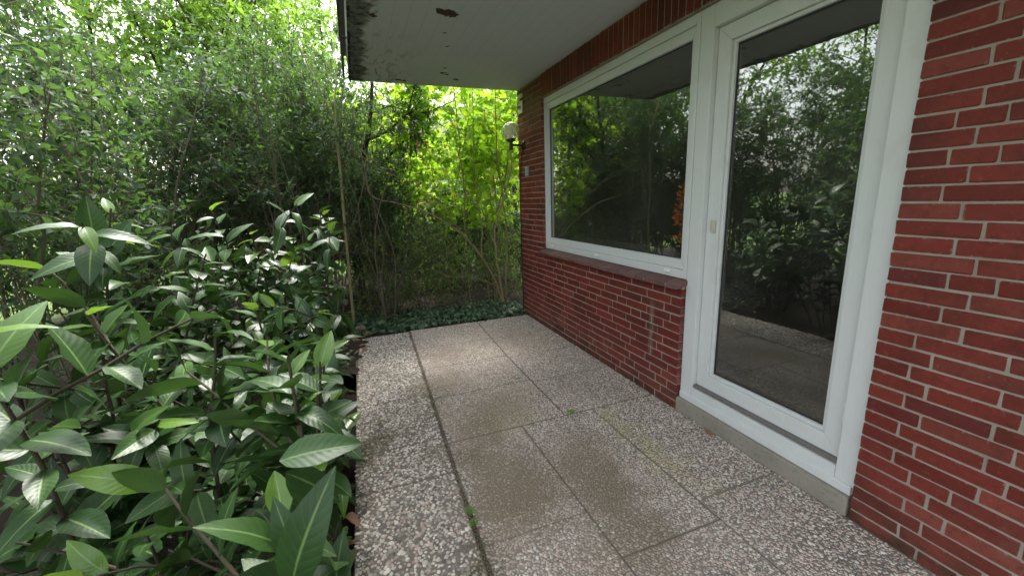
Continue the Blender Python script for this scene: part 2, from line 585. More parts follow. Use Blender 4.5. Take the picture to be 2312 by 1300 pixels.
def dirty(m, base, amt=1.0):
    P = m.pos()
    sc = m.n('VectorMath', {'operation': 'SCALE'})
    m.set(sc, 0, m.noise(P, 4.5, 7, 0.72).outputs['Color'])
    m.set(sc, 'Scale', 0.62)
    ad = m.n('VectorMath', {'operation': 'ADD'})
    m.set(ad, 0, P)
    m.set(ad, 1, sc.outputs[0])
    mul = m.n('VectorMath', {'operation': 'MULTIPLY'})
    m.set(mul, 0, ad.outputs[0])
    m.set(mul, 1, (1, 1, 0))
    sh = m.n('VectorMath', {'operation': 'SUBTRACT'})
    m.set(sh, 0, mul.outputs[0])
    m.set(sh, 1, (0.31, 0.31, 0))
    v = sh.outputs[0]
    gr = m.noise(P, 70, 4, 0.7).outputs[0]
    grain = m.ramp(gr, 0.32, 0.62, 0.25, 1.15)
    b = m.math('MULTIPLY', blobs(m, v, BROWN), m.math('MULTIPLY', grain, 1.05 * amt), True)
    sx = m.n('SeparateXYZ', None, Vector=v)
    # the middle and right slabs carry a general film of dust, the outer row is rain-washed
    film = m.math('MULTIPLY', m.ramp(sx.outputs[0], -1.62, -1.50, 0.05, 0.42), m.math('MULTIPLY', grain, m.ramp(m.noise(P, 2.3, 3).outputs[0], 0.3, 0.7, 0.5, 1.2)), True)
    film = m.math('MULTIPLY', film, m.ramp(sx.outputs[0], -0.15, -0.75, 0.62, 1.0))
    film = m.math('MULTIPLY', film, amt)
    c = m.mix(film, base, (0.53, 0.44, 0.395))
    c = m.mix(b, c, (0.205, 0.165, 0.118))
    c = m.mix(m.math('MULTIPLY', blobs(m, v, MOSS), m.math('MULTIPLY', grain, 0.9), True), c, (0.085, 0.080, 0.032))
    c = m.mix(m.math('MULTIPLY', blobs(m, v, LICH), m.math('MULTIPLY', grain, 0.55), True), c, (0.36, 0.33, 0.13))
    return c


m = N('slab_matrix')
P = m.pos()
oi = m.n('ObjectInfo')
c = m.mix(m.noise(P, 60, 4, 0.7).outputs[0], (0.10, 0.092, 0.08), (0.25, 0.225, 0.20))
c = m.mix(m.math('MULTIPLY', oi.outputs['Random'], 0.35), c, (0.11, 0.085, 0.08))
m.done(m.pbsdf(dirty(m, c, 0.9), 0.95, m.bump(m.noise(P, 240, 3).outputs[0], 0.6, 0.004), 0.2))

m = N('pebble')
at_ = m.n('VertexColor', {'layer_name': 'Col'})
P = m.pos()
c = m.mix(m.ramp(m.noise(P, 240, 3, 0.6).outputs[0], 0.35, 0.7, 0, 0.35), at_.outputs[0], (0.16, 0.14, 0.12))
m.done(m.pbsdf(dirty(m, c), 0.62, None, 0.35))

m = N('joint_soil')
P = m.pos()
c = m.mix(m.noise(P, 40, 5, 0.7).outputs[0], (0.08, 0.066, 0.052), (0.20, 0.17, 0.135))
c = m.mix(m.ramp(m.noise(P, 9, 3).outputs[0], 0.56, 0.7, 0, 0.7), c, (0.05, 0.06, 0.018))
m.done(m.pbsdf(c, 0.95, m.bump(m.noise(P, 180, 3).outputs[0], 0.8, 0.006), 0.2))

m = N('dark_joint')
P = m.pos()
c = m.mix(m.noise(P, 50, 5, 0.7).outputs[0], (0.02, 0.015, 0.011), (0.075, 0.058, 0.042))
c = m.mix(m.ramp(m.noise(P, 11, 3).outputs[0], 0.54, 0.68, 0, 0.7), c, (0.05, 0.06, 0.018))
m.done(m.pbsdf(c, 0.95, m.bump(m.noise(P, 180, 3).outputs[0], 0.8, 0.006), 0.2))

m = N('ground')
P = m.pos()
s = m.n('SeparateXYZ', None, Vector=P)
soil = m.mix(m.noise(P, 22, 6, 0.7).outputs[0], (0.012, 0.009, 0.007), (0.055, 0.040, 0.030))
soil = m.mix(m.ramp(m.noise(P, 140, 3).outputs[0], 0.62, 0.72, 0, 0.6), soil, (0.13, 0.095, 0.06))
lawn = m.mix(m.noise(P, 3, 5).outputs[0], (0.07, 0.12, 0.025), (0.13, 0.19, 0.05))
k = m.math('MAXIMUM', m.ramp(s.outputs[1], 9.0, 9.8), m.ramp(s.outputs[0], -6.0, -6.8))
m.done(m.pbsdf(m.mix(k, soil, lawn), 0.95, m.bump(m.noise(P, 60, 5, 0.7).outputs[0], 0.9, 0.02), 0.2))


# ------------------------------------------------------------------ materials: plants
def leafmat(name, dark, light, trans, tw=0.35, rough=0.4, spec=0.5, vein=None, odd=None, under=None):
    m = N(name)
    g = m.n('NewGeometry')
    oi = m.n('ObjectInfo')
    r = m.math('FRACT', m.math('ADD', g.outputs['Random Per Island'], m.math('MULTIPLY', oi.outputs['Random'], 7.31)))
    c = m.mix(r, dark, light)
    tcol = m.mix(r, tuple(x * 0.75 for x in trans), tuple(min(1, x * 1.2) for x in trans))
    if odd:
        k = m.ramp(m.math('FRACT', m.math('MULTIPLY', r, 53.0)), 0.93, 0.96)
        c = m.mix(k, c, odd)
        tcol = m.mix(k, tcol, odd)
    nor = None
    if vein:
        uv = m.n('TexCoord').outputs['UV']
        s = m.n('SeparateXYZ', None, Vector=uv)
        a = m.math('ABSOLUTE', m.math('SUBTRACT', s.outputs[0], 0.5))
        side = m.math('SINE', m.math('MULTIPLY', m.math('SUBTRACT', s.outputs[1], m.math('MULTIPLY', a, 0.42)), 62.0))
        c = m.mix(m.ramp(side, 0.86, 1.0, 0, 0.10), c, vein)
        c = m.mix(m.ramp(a, 0.045, 0.015, 0, 0.75), c, vein)
        c = m.mix(m.ramp(m.noise(g.outputs['Position'], 35, 4).outputs[0], 0.5, 0.8, 0, 0.3), c, tuple(x * 0.5 for x in dark))
        c = m.mix(m.ramp(m.noise(g.outputs['Position'], 90, 3, 0.6).outputs[0], 0.70, 0.76, 0, 0.8), c, (0.09, 0.05, 0.02))
        nor = m.bump(m.math('ADD', m.math('MULTIPLY', side, -0.35), m.ramp(a, 0.07, 0.0, 0, -1.5)), 0.10, 0.004)
    if under:
        c = m.mix(g.outputs['Backfacing'], c, under)
    p = m.pbsdf(c, rough, nor, spec)
    t = m.n('BsdfTranslucent')
    m.set(t, 'Color', tcol)
    mx = m.n('MixShader')
    m.set(mx, 0, tw)
    m.set(mx, 1, p)
    m.set(mx, 2, t.outputs[0])
    return m.done(mx.outputs[0])


leafmat('laurel_leaf', (0.014, 0.041, 0.012), (0.033, 0.080, 0.018), (0.045, 0.11, 0.014), 0.18, 0.40, 0.32, (0.15, 0.24, 0.08), None, (0.06, 0.105, 0.035))
leafmat('laurel_young', (0.05, 0.12, 0.02), (0.10, 0.19, 0.025), (0.2, 0.36, 0.03), 0.3, 0.3, 0.55, (0.2, 0.3, 0.1), None, (0.11, 0.18, 0.05))
leafmat('privet_leaf', (0.026, 0.058, 0.030), (0.068, 0.120, 0.062), (0.14, 0.27, 0.05), 0.34, 0.55, 0.22)
leafmat('maple_leaf', (0.085, 0.17, 0.012), (0.15, 0.26, 0.02), (0.52, 0.80, 0.05), 0.60, 0.5, 0.35, None, (0.40, 0.40, 0.03))
leafmat('pale_leaf', (0.075, 0.15, 0.035), (0.13, 0.22, 0.055), (0.30, 0.52, 0.07), 0.46, 0.5, 0.3)
leafmat('tree_leaf', (0.06, 0.12, 0.025), (0.12, 0.20, 0.05), (0.30, 0.52, 0.05), 0.5, 0.5, 0.3)
leafmat('ivy_leaf', (0.04, 0.085, 0.045), (0.085, 0.15, 0.075), (0.08, 0.16, 0.04), 0.2, 0.38, 0.5)
leafmat('weed_leaf', (0.06, 0.16, 0.025), (0.10, 0.22, 0.03), (0.2, 0.36, 0.03), 0.35, 0.45, 0.4)
leafmat('dead_leaf', (0.17, 0.085, 0.045), (0.32, 0.19, 0.12), (0.3, 0.16, 0.08), 0.15, 0.7, 0.25, (0.3, 0.2, 0.12))


def barkmat(name, a, b, rough=0.9):
    m = N(name)
    P = m.pos()
    oi = m.n('ObjectInfo')
    c = m.mix(m.noise(P, 24, 5, 0.7).outputs[0], a, b)
    c = m.mix(m.math('MULTIPLY', oi.outputs['Random'], 0.4), c, tuple(x * 0.5 for x in a))
    m.done(m.pbsdf(c, rough, m.bump(m.noise(P, 120, 4).outputs[0], 0.6, 0.004), 0.25))


barkmat('bark_grey', (0.09, 0.075, 0.055), (0.23, 0.20, 0.145))
barkmat('bark_dark', (0.020, 0.017, 0.014), (0.060, 0.050, 0.040))
barkmat('bark_pale', (0.20, 0.19, 0.085), (0.33, 0.30, 0.15))
barkmat('bark_tan', (0.16, 0.13, 0.07), (0.32, 0.26, 0.15))
barkmat('laurel_stem', (0.05, 0.045, 0.030), (0.11, 0.09, 0.06))

# ------------------------------------------------------------------ ground
rg = np.random.default_rng(3)
gx = np.concatenate((-np.geomspace(300, 8, 14), np.arange(-7, 2.6, 0.12), np.geomspace(4, 300, 14)))
gy = np.concatenate((-np.geomspace(300, 3, 14), np.arange(-2, 9.1, 0.12), np.geomspace(10, 300, 14)))
GX, GY = np.meshgrid(gx, gy, indexing='ij')


def bumps(x, y):
    z = 0.018 * np.sin(x * 5.1 + y * 2.3) + 0.014 * np.sin(x * 9.7 - y * 7.1 + 1) + 0.010 * np.sin(x * 3.3 + y * 13.9 + 2)
    return z


GZ = bumps(GX, GY) - 0.012 + RNG.normal(0, 0.006, GX.shape)
flat = ((GX > -2.28) & (GX < 6) & (GY < 4.78)) | ((GX > -0.15) & (GX < 6) & (GY < 5.0))
GZ[flat] = -0.14
GZ[(np.abs(GX) > 9) | (np.abs(GY) > 9.2)] = -0.03
nx, ny = GX.shape
ii, jj = np.meshgrid(np.arange(nx - 1), np.arange(ny - 1), indexing='ij')
GF = np.stack((ii * ny + jj, (ii + 1) * ny + jj, (ii + 1) * ny + jj + 1, ii * ny + jj + 1), -1).reshape(-1, 4)
link('ground', mesh('ground', np.stack((GX, GY, GZ), -1).reshape(-1, 3), GF, 'ground'), kind='structure')

# ------------------------------------------------------------------ terrace: exposed-aggregate slabs
terrace = link('terrace', None, None, (-1.0, 2.0, 0.0), kind='structure')
V, F = boxVF(-2.12, 0.02, -1.6, 4.77, -0.20, -0.0014)
wmesh('joint_bed', V, F, 'joint_soil', terrace)


def xa(y):        # the wide joint beside the outer row
    return np.interp(y, (-2, 1.35, 2.36, 3.58, 4.8), (-1.64, -1.622, -1.596, -1.556, -1.52))


def xb(y):
    return np.interp(y, (-2, 2.2, 2.9, 3.5, 4.8), (-0.755, -0.752, -0.748, -0.742, -0.69))


def xe(y):        # outer edge
    return np.interp(y, (-2, 1.5, 2.5, 3.65, 4.8), (-2.150, -2.143, -2.133, -2.11, -2.08))


SLABS = []
yo = (-1.6, -1.05, -0.5, 0.02, 0.52, 1.0, 1.505, 2.033, 2.40, 3.05, 3.65, 4.22, 4.74)
for a, b in zip(yo[:-1], yo[1:]):
    SLABS.append((xe, a, b, lambda y: xa(y) - 0.011, 'outer'))
ym = (2.3215, 2.955, 3.553, 4.11, 4.79)
for a, b in zip(ym[:-1], ym[1:]):
    SLABS.append((lambda y: xa(y) + 0.011, a, b, lambda y: xb(y) - 0.004, 'mid'))
yr = (2.3215, 2.91, 3.50, 4.10, 4.78)
for a, b in zip(yr[:-1], yr[1:]):
    SLABS.append((lambda y: xb(y) + 0.004, a, b, lambda y: -0.006, 'right'))
for col_, ys in (((lambda y: xa(y) + 0.011, lambda y: -1.086), (-1.2, -0.35, 0.6, 1.48, 2.3195)),
                 ((lambda y: -1.080, lambda y: -0.540), (-1.4, -0.5, 0.36, 1.20, 2.3195)),
                 ((lambda y: -0.534, lambda y: -0.006), (-1.3, -0.45, 0.42, 1.33, 2.3195))):
    for a, b in zip(ys[:-1], ys[1:]):
        SLABS.append((col_[0], a, b, col_[1], 'near'))

ico = np.array([(0, 0, 1), *[(0.894 * math.cos(a), 0.894 * math.sin(a), 0.447) for a in np.arange(5) * 2 * math.pi / 5],
                *[(0.894 * math.cos(a), 0.894 * math.sin(a), -0.447) for a in np.arange(5) * 2 * math.pi / 5 + math.pi / 5]])
icoF = np.array([(0, 1 + i, 1 + (i + 1) % 5) for i in range(5)] + [(1 + i, 6 + i, 1 + (i + 1) % 5) for i in range(5)] + [(6 + i, 6 + (i + 1) % 5, 1 + (i + 1) % 5) for i in range(5)])
PAL = np.array([(0.74, 0.71, 0.65), (0.64, 0.59, 0.52), (0.48, 0.43, 0.37), (0.32, 0.305, 0.28), (0.19, 0.185, 0.17), (0.60, 0.46, 0.40), (0.48, 0.38, 0.31), (0.09, 0.088, 0.084)])
rp = np.random.default_rng(21)
for fx0, y0, y1, fx1, kind_ in SLABS:
    g = 0.0006 + rp.uniform(0, 0.0016)
    a, b = y0 + g, y1 - g
    dz = rp.normal(0, 0.0005)
    c = np.array([(fx0(a), a), (fx1(a), a), (fx1(b), b), (fx0(b), b)]) + rp.normal(0, 0.0015, (4, 2))
    org = np.array((c[:, 0].mean(), c[:, 1].mean(), dz))
    ring_ = []
    for q in range(4):                       # worn, slightly ragged edges
        p_, q_ = c[q], c[(q + 1) % 4]
        k_ = max(4, int(np.linalg.norm(q_ - p_) / 0.035))
        e_ = norm(np.array((q_[1] - p_[1], p_[0] - q_[0])))
        for t_ in range(k_):
            ring_.append(p_ + (q_ - p_) * t_ / k_ - (e_ * abs(rp.normal(0, 0.0008 if abs(q_[1] - p_[1]) < 0.1 or kind_ == 'near' else 0.0020)) if t_ else e_ * 0.002))
    k_ = len(ring_)
    V = [(x - org[0], y - org[1], -0.045) for x, y in ring_] + [(x - org[0], y - org[1], 0.0) for x, y in ring_]
    F = [tuple(range(k_ - 1, -1, -1)), tuple(range(k_, 2 * k_))] + [(i_, (i_ + 1) % k_, k_ + (i_ + 1) % k_, k_ + i_) for i_ in range(k_)]
    slab = link('paving_slab', bevel_mesh('paving_slab', V, F, 'slab_matrix', 0.0015, 1), terrace, org)
    if b < 0.45:
        continue
    pitch = 0.0175 if kind_ == 'outer' else 0.0142
    xs = np.arange(c[:, 0].min(), c[:, 0].max(), pitch)
    ys = np.arange(max(a, 0.35), b, pitch * 0.866)
    X, Y = np.meshgrid(xs, ys, indexing='ij')
    X = X + (np.arange(len(ys)) % 2)[None, :] * pitch / 2
    X = (X + rp.normal(0, pitch * 0.2, X.shape)).ravel()
    Y = (Y + rp.normal(0, pitch * 0.2, Y.shape)).ravel()
    mg = 0.0045
    ok = (Y > a + mg) & (Y < b - mg) & (X > np.array([fx0(y) for y in Y]) + mg) & (X < np.array([fx1(y) for y in Y]) - mg)
    ok &= rp.random(len(X)) > 0.05
    X, Y = X[ok], Y[ok]
    n = len(X)
    l = pitch * rp.lognormal(-0.62, 0.20, n)
    w = l * rp.uniform(0.58, 0.95, n)
    h = w * rp.uniform(0.30, 0.55, n) * (1.0 if kind_ == 'outer' else 0.85)
    th = rp.uniform(0, math.pi, n)
    T = ico + rp.normal(0, 0.06, (n, 11, 3))
    lx, ly, lz = T[:, :, 0] * l[:, None], T[:, :, 1] * w[:, None], T[:, :, 2] * h[:, None]
    ct, st = np.cos(th)[:, None], np.sin(th)[:, None]
    PV = np.stack((X[:, None] - org[0] + lx * ct - ly * st, Y[:, None] - org[1] + lx * st + ly * ct, lz + rp.uniform(0.0, 0.0015, n)[:, None]), -1).reshape(-1, 3)
    PF = (icoF[None] + (np.arange(n) * 11)[:, None, None]).reshape(-1, 3)
    pr = (0.24, 0.21, 0.15, 0.14, 0.11, 0.04, 0.07, 0.04) if kind_ == 'outer' else (0.10, 0.20, 0.18, 0.12, 0.07, 0.17, 0.13, 0.03)
    pc = PAL[rp.choice(8, n, p=pr)] * rp.uniform(0.8, 1.15, (n, 1))
    pc = np.repeat(np.concatenate((pc, np.ones((n, 1))), 1), 11, 0)
    link('pebbles', mesh('pebbles', PV, PF, 'pebble', col=pc), slab, org, kind='stuff')

jy = np.linspace(-1.6, 4.74, 130)
jw = 0.010 + 0.0025 * np.sin(jy * 9) + rp.normal(0, 0.0012, 130)
V = np.concatenate((np.stack((xa(jy) - jw, jy, np.full(130, -0.0009)), -1), np.stack((xa(jy) + jw, jy, np.full(130, -0.0009)), -1)))
F = np.stack((np.arange(129), np.arange(129) + 130, np.arange(129) + 131, np.arange(129) + 1), -1)
wmesh('joint_fill', V, F, 'dark_joint', terrace)
gy_ = rp.uniform(0.7, 4.7, 5200)
gx_ = xa(gy_) + rp.normal(0, 0.009, 5200)
n = len(gy_)
T = ico[None] * (rp.uniform(0.0012, 0.0042, n)[:, None, None] * np.array((1, 0.8, 0.55))) + rp.normal(0, 0.0004, (n, 11, 3))
PV = (T + np.stack((gx_, gy_, rp.uniform(-0.002, 0.001, n)), -1)[:, None, :]).reshape(-1, 3)
PF = (icoF[None] + (np.arange(n) * 11)[:, None, None]).reshape(-1, 3)
pc = np.array([(0.05, 0.04, 0.03), (0.10, 0.08, 0.06), (0.05, 0.06, 0.02), (0.25, 0.22, 0.18)])[rp.choice(4, n, p=(0.4, 0.3, 0.2, 0.1))]
pc = np.repeat(np.concatenate((pc, np.ones((n, 1))), 1), 11, 0)
wmesh('joint_grit', PV, PF, 'pebble', terrace, col=pc, smooth=True, kind='stuff')

# ------------------------------------------------------------------ brickwork
CH, Z0 = 0.0625, 0.1143 - 0.125
SILLZ = Z0 + 14 * CH          # top of the parapet under the window
YE, YP, YC = 4.93, 4.245, 2.09  # far end, pier edge, corner at the door
BD = 0.10


def brick_mesh(ln, k, along='y', depth=BD, h=0.0535):
    V, F = boxVF(0, depth, -ln / 2, ln / 2, -h / 2, h / 2) if along == 'y' else boxVF(0, depth, -h / 2, h / 2, -ln / 2, ln / 2)
    return bevel_mesh('brick_%s_%d_%d' % (along, int(ln * 1000), k), V, F, 'brick', 0.0028, 1, 0.0011)


BM = {}


def lay_brick(y0, y1, z, parent, d=0.0):
    ln = round(y1 - y0, 3)
    key = round(ln / 0.005)
    if key not in BM:
        BM[key] = [brick_mesh(ln, k) for k in range(3)]
    o = link('brick', random.choice(BM[key]), parent, (d + max(-0.0018, min(0.0012, random.gauss(0, 0.0009))), (y0 + y1) / 2, z + random.gauss(0, 0.0007)))
    o.rotation_euler = (random.gauss(0, 0.003), 0, random.gauss(0, 0.004))


def lay_course(hi, lo, z, prev, parent):
    """wild bond, from y=hi down to y=lo; returns the joint positions"""
    best = None
    for t in range(60):
        y, J, L = hi, [], []
        while y - lo > 0.02:
            ln = random.choice((0.24, 0.24, 0.24, 0.115)) if L or random.random() < 0.55 else random.choice((0.115, 0.175))
            if y - ln < lo + 0.06:
                ln = y - lo
                if ln > 0.27:
                    ln = 0.115
            ln = round(ln / 0.005) * 0.005 if y - ln > lo + 0.01 else ln
            L.append((y - ln, y))
            y -= ln + 0.010
            J.append(y + 0.005)
        bad = sum(1 for j in J[:-1] for p in prev if abs(j - p) < 0.045)
        if best is None or bad < best[0]:
            best = (bad, J[:-1], L)
        if bad == 0:
            break
    for a, b in best[2]:
        lay_brick(a, b, z, parent)
    return best[1]


wall = thing('brick_wall', (0.05, 3.5, 0.0), 'dark red brick house wall with pale mortar below and beside the big window', 'brick wall')
V, F = join([boxVF(0.0048, 0.30, 2.098, YE - 0.004, -0.1, SILLZ - 0.004), boxVF(0.0048, 0.30, YP + 0.006, YE - 0.004, SILLZ - 0.003, 2.757)])
wmesh('mortar', V, F, 'mortar', wall)
prev = []
for k in range(45):
    z = Z0 + (k + 0.5) * CH
    if z > 2.75:
        break
    prev = lay_course(YE, YC if k < 14 else YP, z, prev, wall)
lint = link('soldier_course', None, wall, (0.05, 3.5, 2.52))
V, F = boxVF(0.0038, 0.29, 0.30, YP - 0.001, 2.523, 2.757)
wmesh('mortar', V, F, 'mortar', lint, org=(0.05, 3.5, 2.52))
SM = [brick_mesh(0.228, k, 'z') for k in range(4)]
y = YP - 0.030
while y > 0.36:
    o = link('brick', random.choice(SM), lint, (max(-0.0015, min(0.0008, random.gauss(0, 0.0008))), y, 2.641 + random.gauss(0, 0.002)))
    o.rotation_euler = (random.gauss(0, 0.006), 0, random.gauss(0, 0.004))
    y -= 0.0625

pier = thing('brick_wall', (0.05, 0.3, 0.0), 'brick pier on the near side of the glazed door', 'brick wall')
V, F = boxVF(0.0048, 0.30, -1.6, 0.975, -0.1, 2.518)
wmesh('mortar', V, F, 'mortar', pier)
prev = []
for k in range(41):
    z = Z0 + (k + 0.5) * CH
    if z > 2.49:
        break
    prev = lay_course(0.98, 0.02, z, prev, pier)

# brick sill under the window
sill = thing('window_sill', (0.0, 3.15, SILLZ), 'sloping purple-brown brick sill under the big window', 'window sill')
V, F = join([boxVF(0.004, 0.034, 2.09, YP, SILLZ - 0.003, SILLZ + 0.028)])
wmesh('mortar', V, F, 'mortar', sill)
tx = (-0.062, 0.046)
SBM = []
for k in range(3):
    w = 0.1045 / 2
    V = [(tx[0], -w, 0.895 - 0.024), (0.046, -w, 0.895), (tx[0], w, 0.895 - 0.024), (0.046, w, 0.895), (tx[0], -w, 0.900), (0.046, -w, 0.926), (tx[0], w, 0.900), (0.046, w, 0.926)]
    F = boxVF(0, 1, 0, 1, 0, 1)[1]
    SBM.append(bevel_mesh('sill_brick', [(x, yy, z - 0.895) for x, yy, z in V], F, 'sill_brick', 0.003, 2, 0.0006))
bed = [(tx[0] + 0.006, 0, 0.876), (0.046, 0, 0.899), (tx[0] + 0.004, 0, 0.8965), (0.046, 0, 0.923)]
V = [(x, yy, z) for yy in (2.078, 4.225) for x, _, z in bed]
wmesh('joint_fill', V, [(0, 1, 3, 2), (4, 6, 7, 5), (0, 4, 5, 1), (2, 3, 7, 6), (0, 2, 6, 4), (1, 5, 7, 3)], 'mortar', sill)
y = 2.072 + 0.0525
while y < 4.26:
    link('sill_brick', random.choice(SBM), sill, (random.gauss(0, 0.0008), y, 0.895 + random.gauss(0, 0.0006)), rot=(0, random.gauss(0, 0.004), 0))
    y += 0.1135

# ------------------------------------------------------------------ room behind the glass
V, F = join([boxVF(0.3, 4.6, -1.6, 4.9, 0.05, 0.118)])
wmesh('room_floor', V, F, 'room_floor', kind='structure')
V, F = join([boxVF(4.6, 4.7, -1.6, 4.9, 0.0, 2.62), boxVF(0.3, 4.6, 4.80, 4.90, 0.118, 2.62), boxVF(0.3, 4.6, -1.6, -1.5, 0.118, 2.62), boxVF(0.1165, 0.32, YP - 0.001, YP + 0.005, 0.93, 2.522)])
wmesh('room_wall', V, F, 'room_paint', kind='structure')
V, F = boxVF(0.29, 4.6, -1.5, 4.8, 2.60, 2.66)
wmesh('room_ceiling', V, F, 'room_paint', kind='structure')

# ------------------------------------------------------------------ roof overhang
RX = -1.885
roof = thing('roof_overhang', (-0.9, 2.0, 2.76), 'flat grey painted roof overhang with mouldy peeling outer edge', 'roof')
V, F = boxVF(RX + 0.02, 5.0, -2.2, 4.945, 2.76, 2.95)
wmesh('soffit', V, F, 'soffit_paint', roof)
V, F = join([boxVF(RX - 0.002, RX + 0.018, -2.2, 4.965, 2.764, 3.0), boxVF(RX + 0.019, 5.0, 4.946, 4.966, 2.764, 3.0)])
wmesh('fascia', V, F, 'fascia_paint', roof)
V, F = boxVF(RX - 0.04, 5.02, -2.22, 4.985, 3.001, 3.03)
wmesh('roofing', V, F, 'flashing', roof)
for a, b, dx in ((-2.2, 3.93, 0.0), (3.936, 4.98, 0.004)):
    V, F = join([boxVF(RX - 0.062 + dx, RX - 0.058 + dx, a, b, 2.785, 2.84), boxVF(RX - 0.058 + dx, RX - 0.040 + dx, a, b, 2.785, 2.789)])
    wmesh('drip_rail', V, F, 'flashing', roof)
for yy in (0.4, 1.6, 2.75, 3.90):
    V, F = join([boxVF(RX - 0.0575, RX - 0.003, yy - 0.02, yy + 0.02, 2.812, 2.816), boxVF(RX - 0.068, RX - 0.0625, yy + 0.005, yy + 0.035, 2.778, 2.85)])
    wmesh('rail_bracket', V, F, 'grey_metal', roof)


# ------------------------------------------------------------------ window and glazed door
def ring(x0, x1, ya, yb, za, zb, w, wz=None):
    """rectangular ring frame in the y-z plane: four mitred members"""
    out = []
    wz = w if wz is None else wz
    o = [(ya, za), (yb, za), (yb, zb), (ya, zb)]
    i = [(ya + w, za + wz), (yb - w, za + wz), (yb - w, zb - wz), (ya + w, zb - wz)]
    for k in range(4):
        l = (k + 1) % 4
        q = [o[k], o[l], i[l], i[k]]
        V = [(x, yy, z) for x in (x0, x1) for yy, z in q]
        out.append((V, [(3, 2, 1, 0), (4, 5, 6, 7), (0, 1, 5, 4), (1, 2, 6, 5), (2, 3, 7, 6), (3, 0, 4, 7)]))
    return out


def members(parts, name, mat, parent, w=0.003):
    for V, F in parts:
        c = Vector(np.mean(V, axis=0))
        link(name, bevel_mesh(name, [Vector(v) - c for v in V], F, mat, w, 2), parent, c)


win = thing('window', (0.05, 3.15, 0.93), 'large white-framed picture window reflecting the shrubs', 'window')
members(ring(0.030, 0.115, 2.087, YP - 0.002, 0.929, 2.521, 0.034, 0.058), 'frame_member', 'white_frame', win, 0.004)
members(ring(0.043, 0.105, 2.122, YP - 0.037, 0.988, 2.462, 0.036, 0.066), 'glazing_bead', 'white_frame', win, 0.006)
GY0, GY1, GZ0, GZ1 = 2.122 + 0.037, YP - 0.037 - 0.037, 0.988 + 0.067, 2.462 - 0.067
members(ring(0.066, 0.080, GY0 - 0.002, GY1 + 0.002, GZ0 - 0.002, GZ1 + 0.002, 0.007), 'gasket', 'gasket', win, 0.001)
V, F = boxVF(0.070, 0.076, GY0 + 0.001, GY1 - 0.001, GZ0 + 0.001, GZ1 - 0.001)
wmesh('pane', V, F, 'glass', win)
for yy in (4.06, 3.165, 2.26):
    V, F = boxVF(-0.017, 0.0, -0.023, 0.023, -0.010, 0.010)
    link('drain_cap', bevel_mesh('drain_cap', V, F, 'white_plastic', 0.004, 3, 0, True), win, (0.0295, yy, 0.966))

door = thing('glazed_door', (0.06, 1.5, 0.095), 'white glazed patio door beside the window above the concrete step', 'door')
DY0, DY1 = 0.985, 2.083
D0, D1 = 1.075, 1.985
bbox('jamb', 0.031, 0.125, D1, DY1, 0.098, 2.521, 'white_frame', door, 0.004)
bbox('jamb', 0.031, 0.125, DY0, D0, 0.098, 2.521, 'white_frame', door, 0.004)
bbox('head', 0.0315, 0.125, D0 + 0.001, D1 - 0.001, 2.40, 2.5205, 'white_frame', door, 0.004)
bbox('threshold', 0.0305, 0.14, D0 + 0.001, D1 - 0.001, 0.0985, 0.198, 'white_frame', door, 0.004)
bbox('threshold_lip', 0.018, 0.0295, D0 - 0.08, D1 + 0.09, 0.096, 0.142, 'white_frame', door, 0.004)
bbox('drip_rail', 0.044, 0.075, D0 + 0.004, D1 - 0.004, 0.2, 0.221, 'grey_metal', door, 0.002)
leaf = ring(0.068, 0.128, D0 + 0.003, D1 - 0.003, 0.222, 2.398, 0.088)
members(leaf, 'leaf_member', 'white_frame', door, 0.004)
members(ring(0.084, 0.118, D0 + 0.092, D1 - 0.092, 0.311, 2.309, 0.020), 'glazing_bead', 'white_frame', door, 0.004)
members(ring(0.0995, 0.112, D0 + 0.1125, D1 - 0.1125, 0.3315, 2.2885, 0.008), 'gasket', 'gasket', door, 0.001)
V, F = boxVF(0.104, 0.109, D0 + 0.114, D1 - 0.114, 0.333, 2.287)
wmesh('pane', V, F, 'glass', door)
for zz in (0.42, 1.30, 2.18):
    V, F = lathe([(0.0, 0), (0.009, 0.0), (0.010, 0.003), (0.010, 0.048), (0.009, 0.05), (0.009, 0.052), (0.010, 0.054), (0.010, 0.099), (0.008, 0.103), (0.0, 0.104)], 14, (0.058, D0 + 0.006, zz))
    wmesh('hinge', V, F, 'white_plastic', door, smooth=False)
V, F = join([boxVF(-0.016, 0.0, -0.017, 0.008, -0.036, 0.036), boxVF(-0.011, 0.0, 0.0085, 0.018, -0.032, 0.032)])
link('catch', bevel_mesh('catch', V, F, 'beige_plastic', 0.003, 2, 0, True), door, (0.0665, 1.925, 1.285))

step = bbox('door_step', -0.004, 0.30, 0.992, 2.084, -0.05, 0.094, 'concrete', None, 0.007, label='weathered concrete step under the glazed door', cat='step')

# orange flowers in a black vase standing inside the window
vx, vy, vz = 0.20, 2.285, 1.047
vase = thing('flower_vase', (vx, vy, vz), 'black tapered vase of orange flowers indoors behind the window corner', 'vase')
V, F = lathe([(0.0, 0), (0.030, 0), (0.042, 0.05), (0.056, 0.13), (0.050, 0.13), (0.036, 0.05), (0.0, 0.02)], 24, (vx, vy, vz))
wmesh('vessel', V, F, 'black_glaze', vase, smooth=True)
rf = np.random.default_rng(5)
n = 380
d = rand_unit(rf, n)
pz = rf.uniform(0.08, 0.50, n)
rad = 0.075 * np.sin(np.clip((pz - 0.05) / 0.5, 0, 1) * math.pi) ** 0.6 * rf.uniform(0.5, 1.1, n)
pp = np.stack((vx + d[:, 0] * rad, vy + d[:, 1] * rad, vz + pz), -1)
V, F, UV = scatter(*SMALL, pp, d + (0, 0, 0.5), rand_unit(rf, n), rf.uniform(0.03, 0.052, n))
wmesh('petals', V, F, 'orange_petal', vase, uv=UV, kind='stuff')
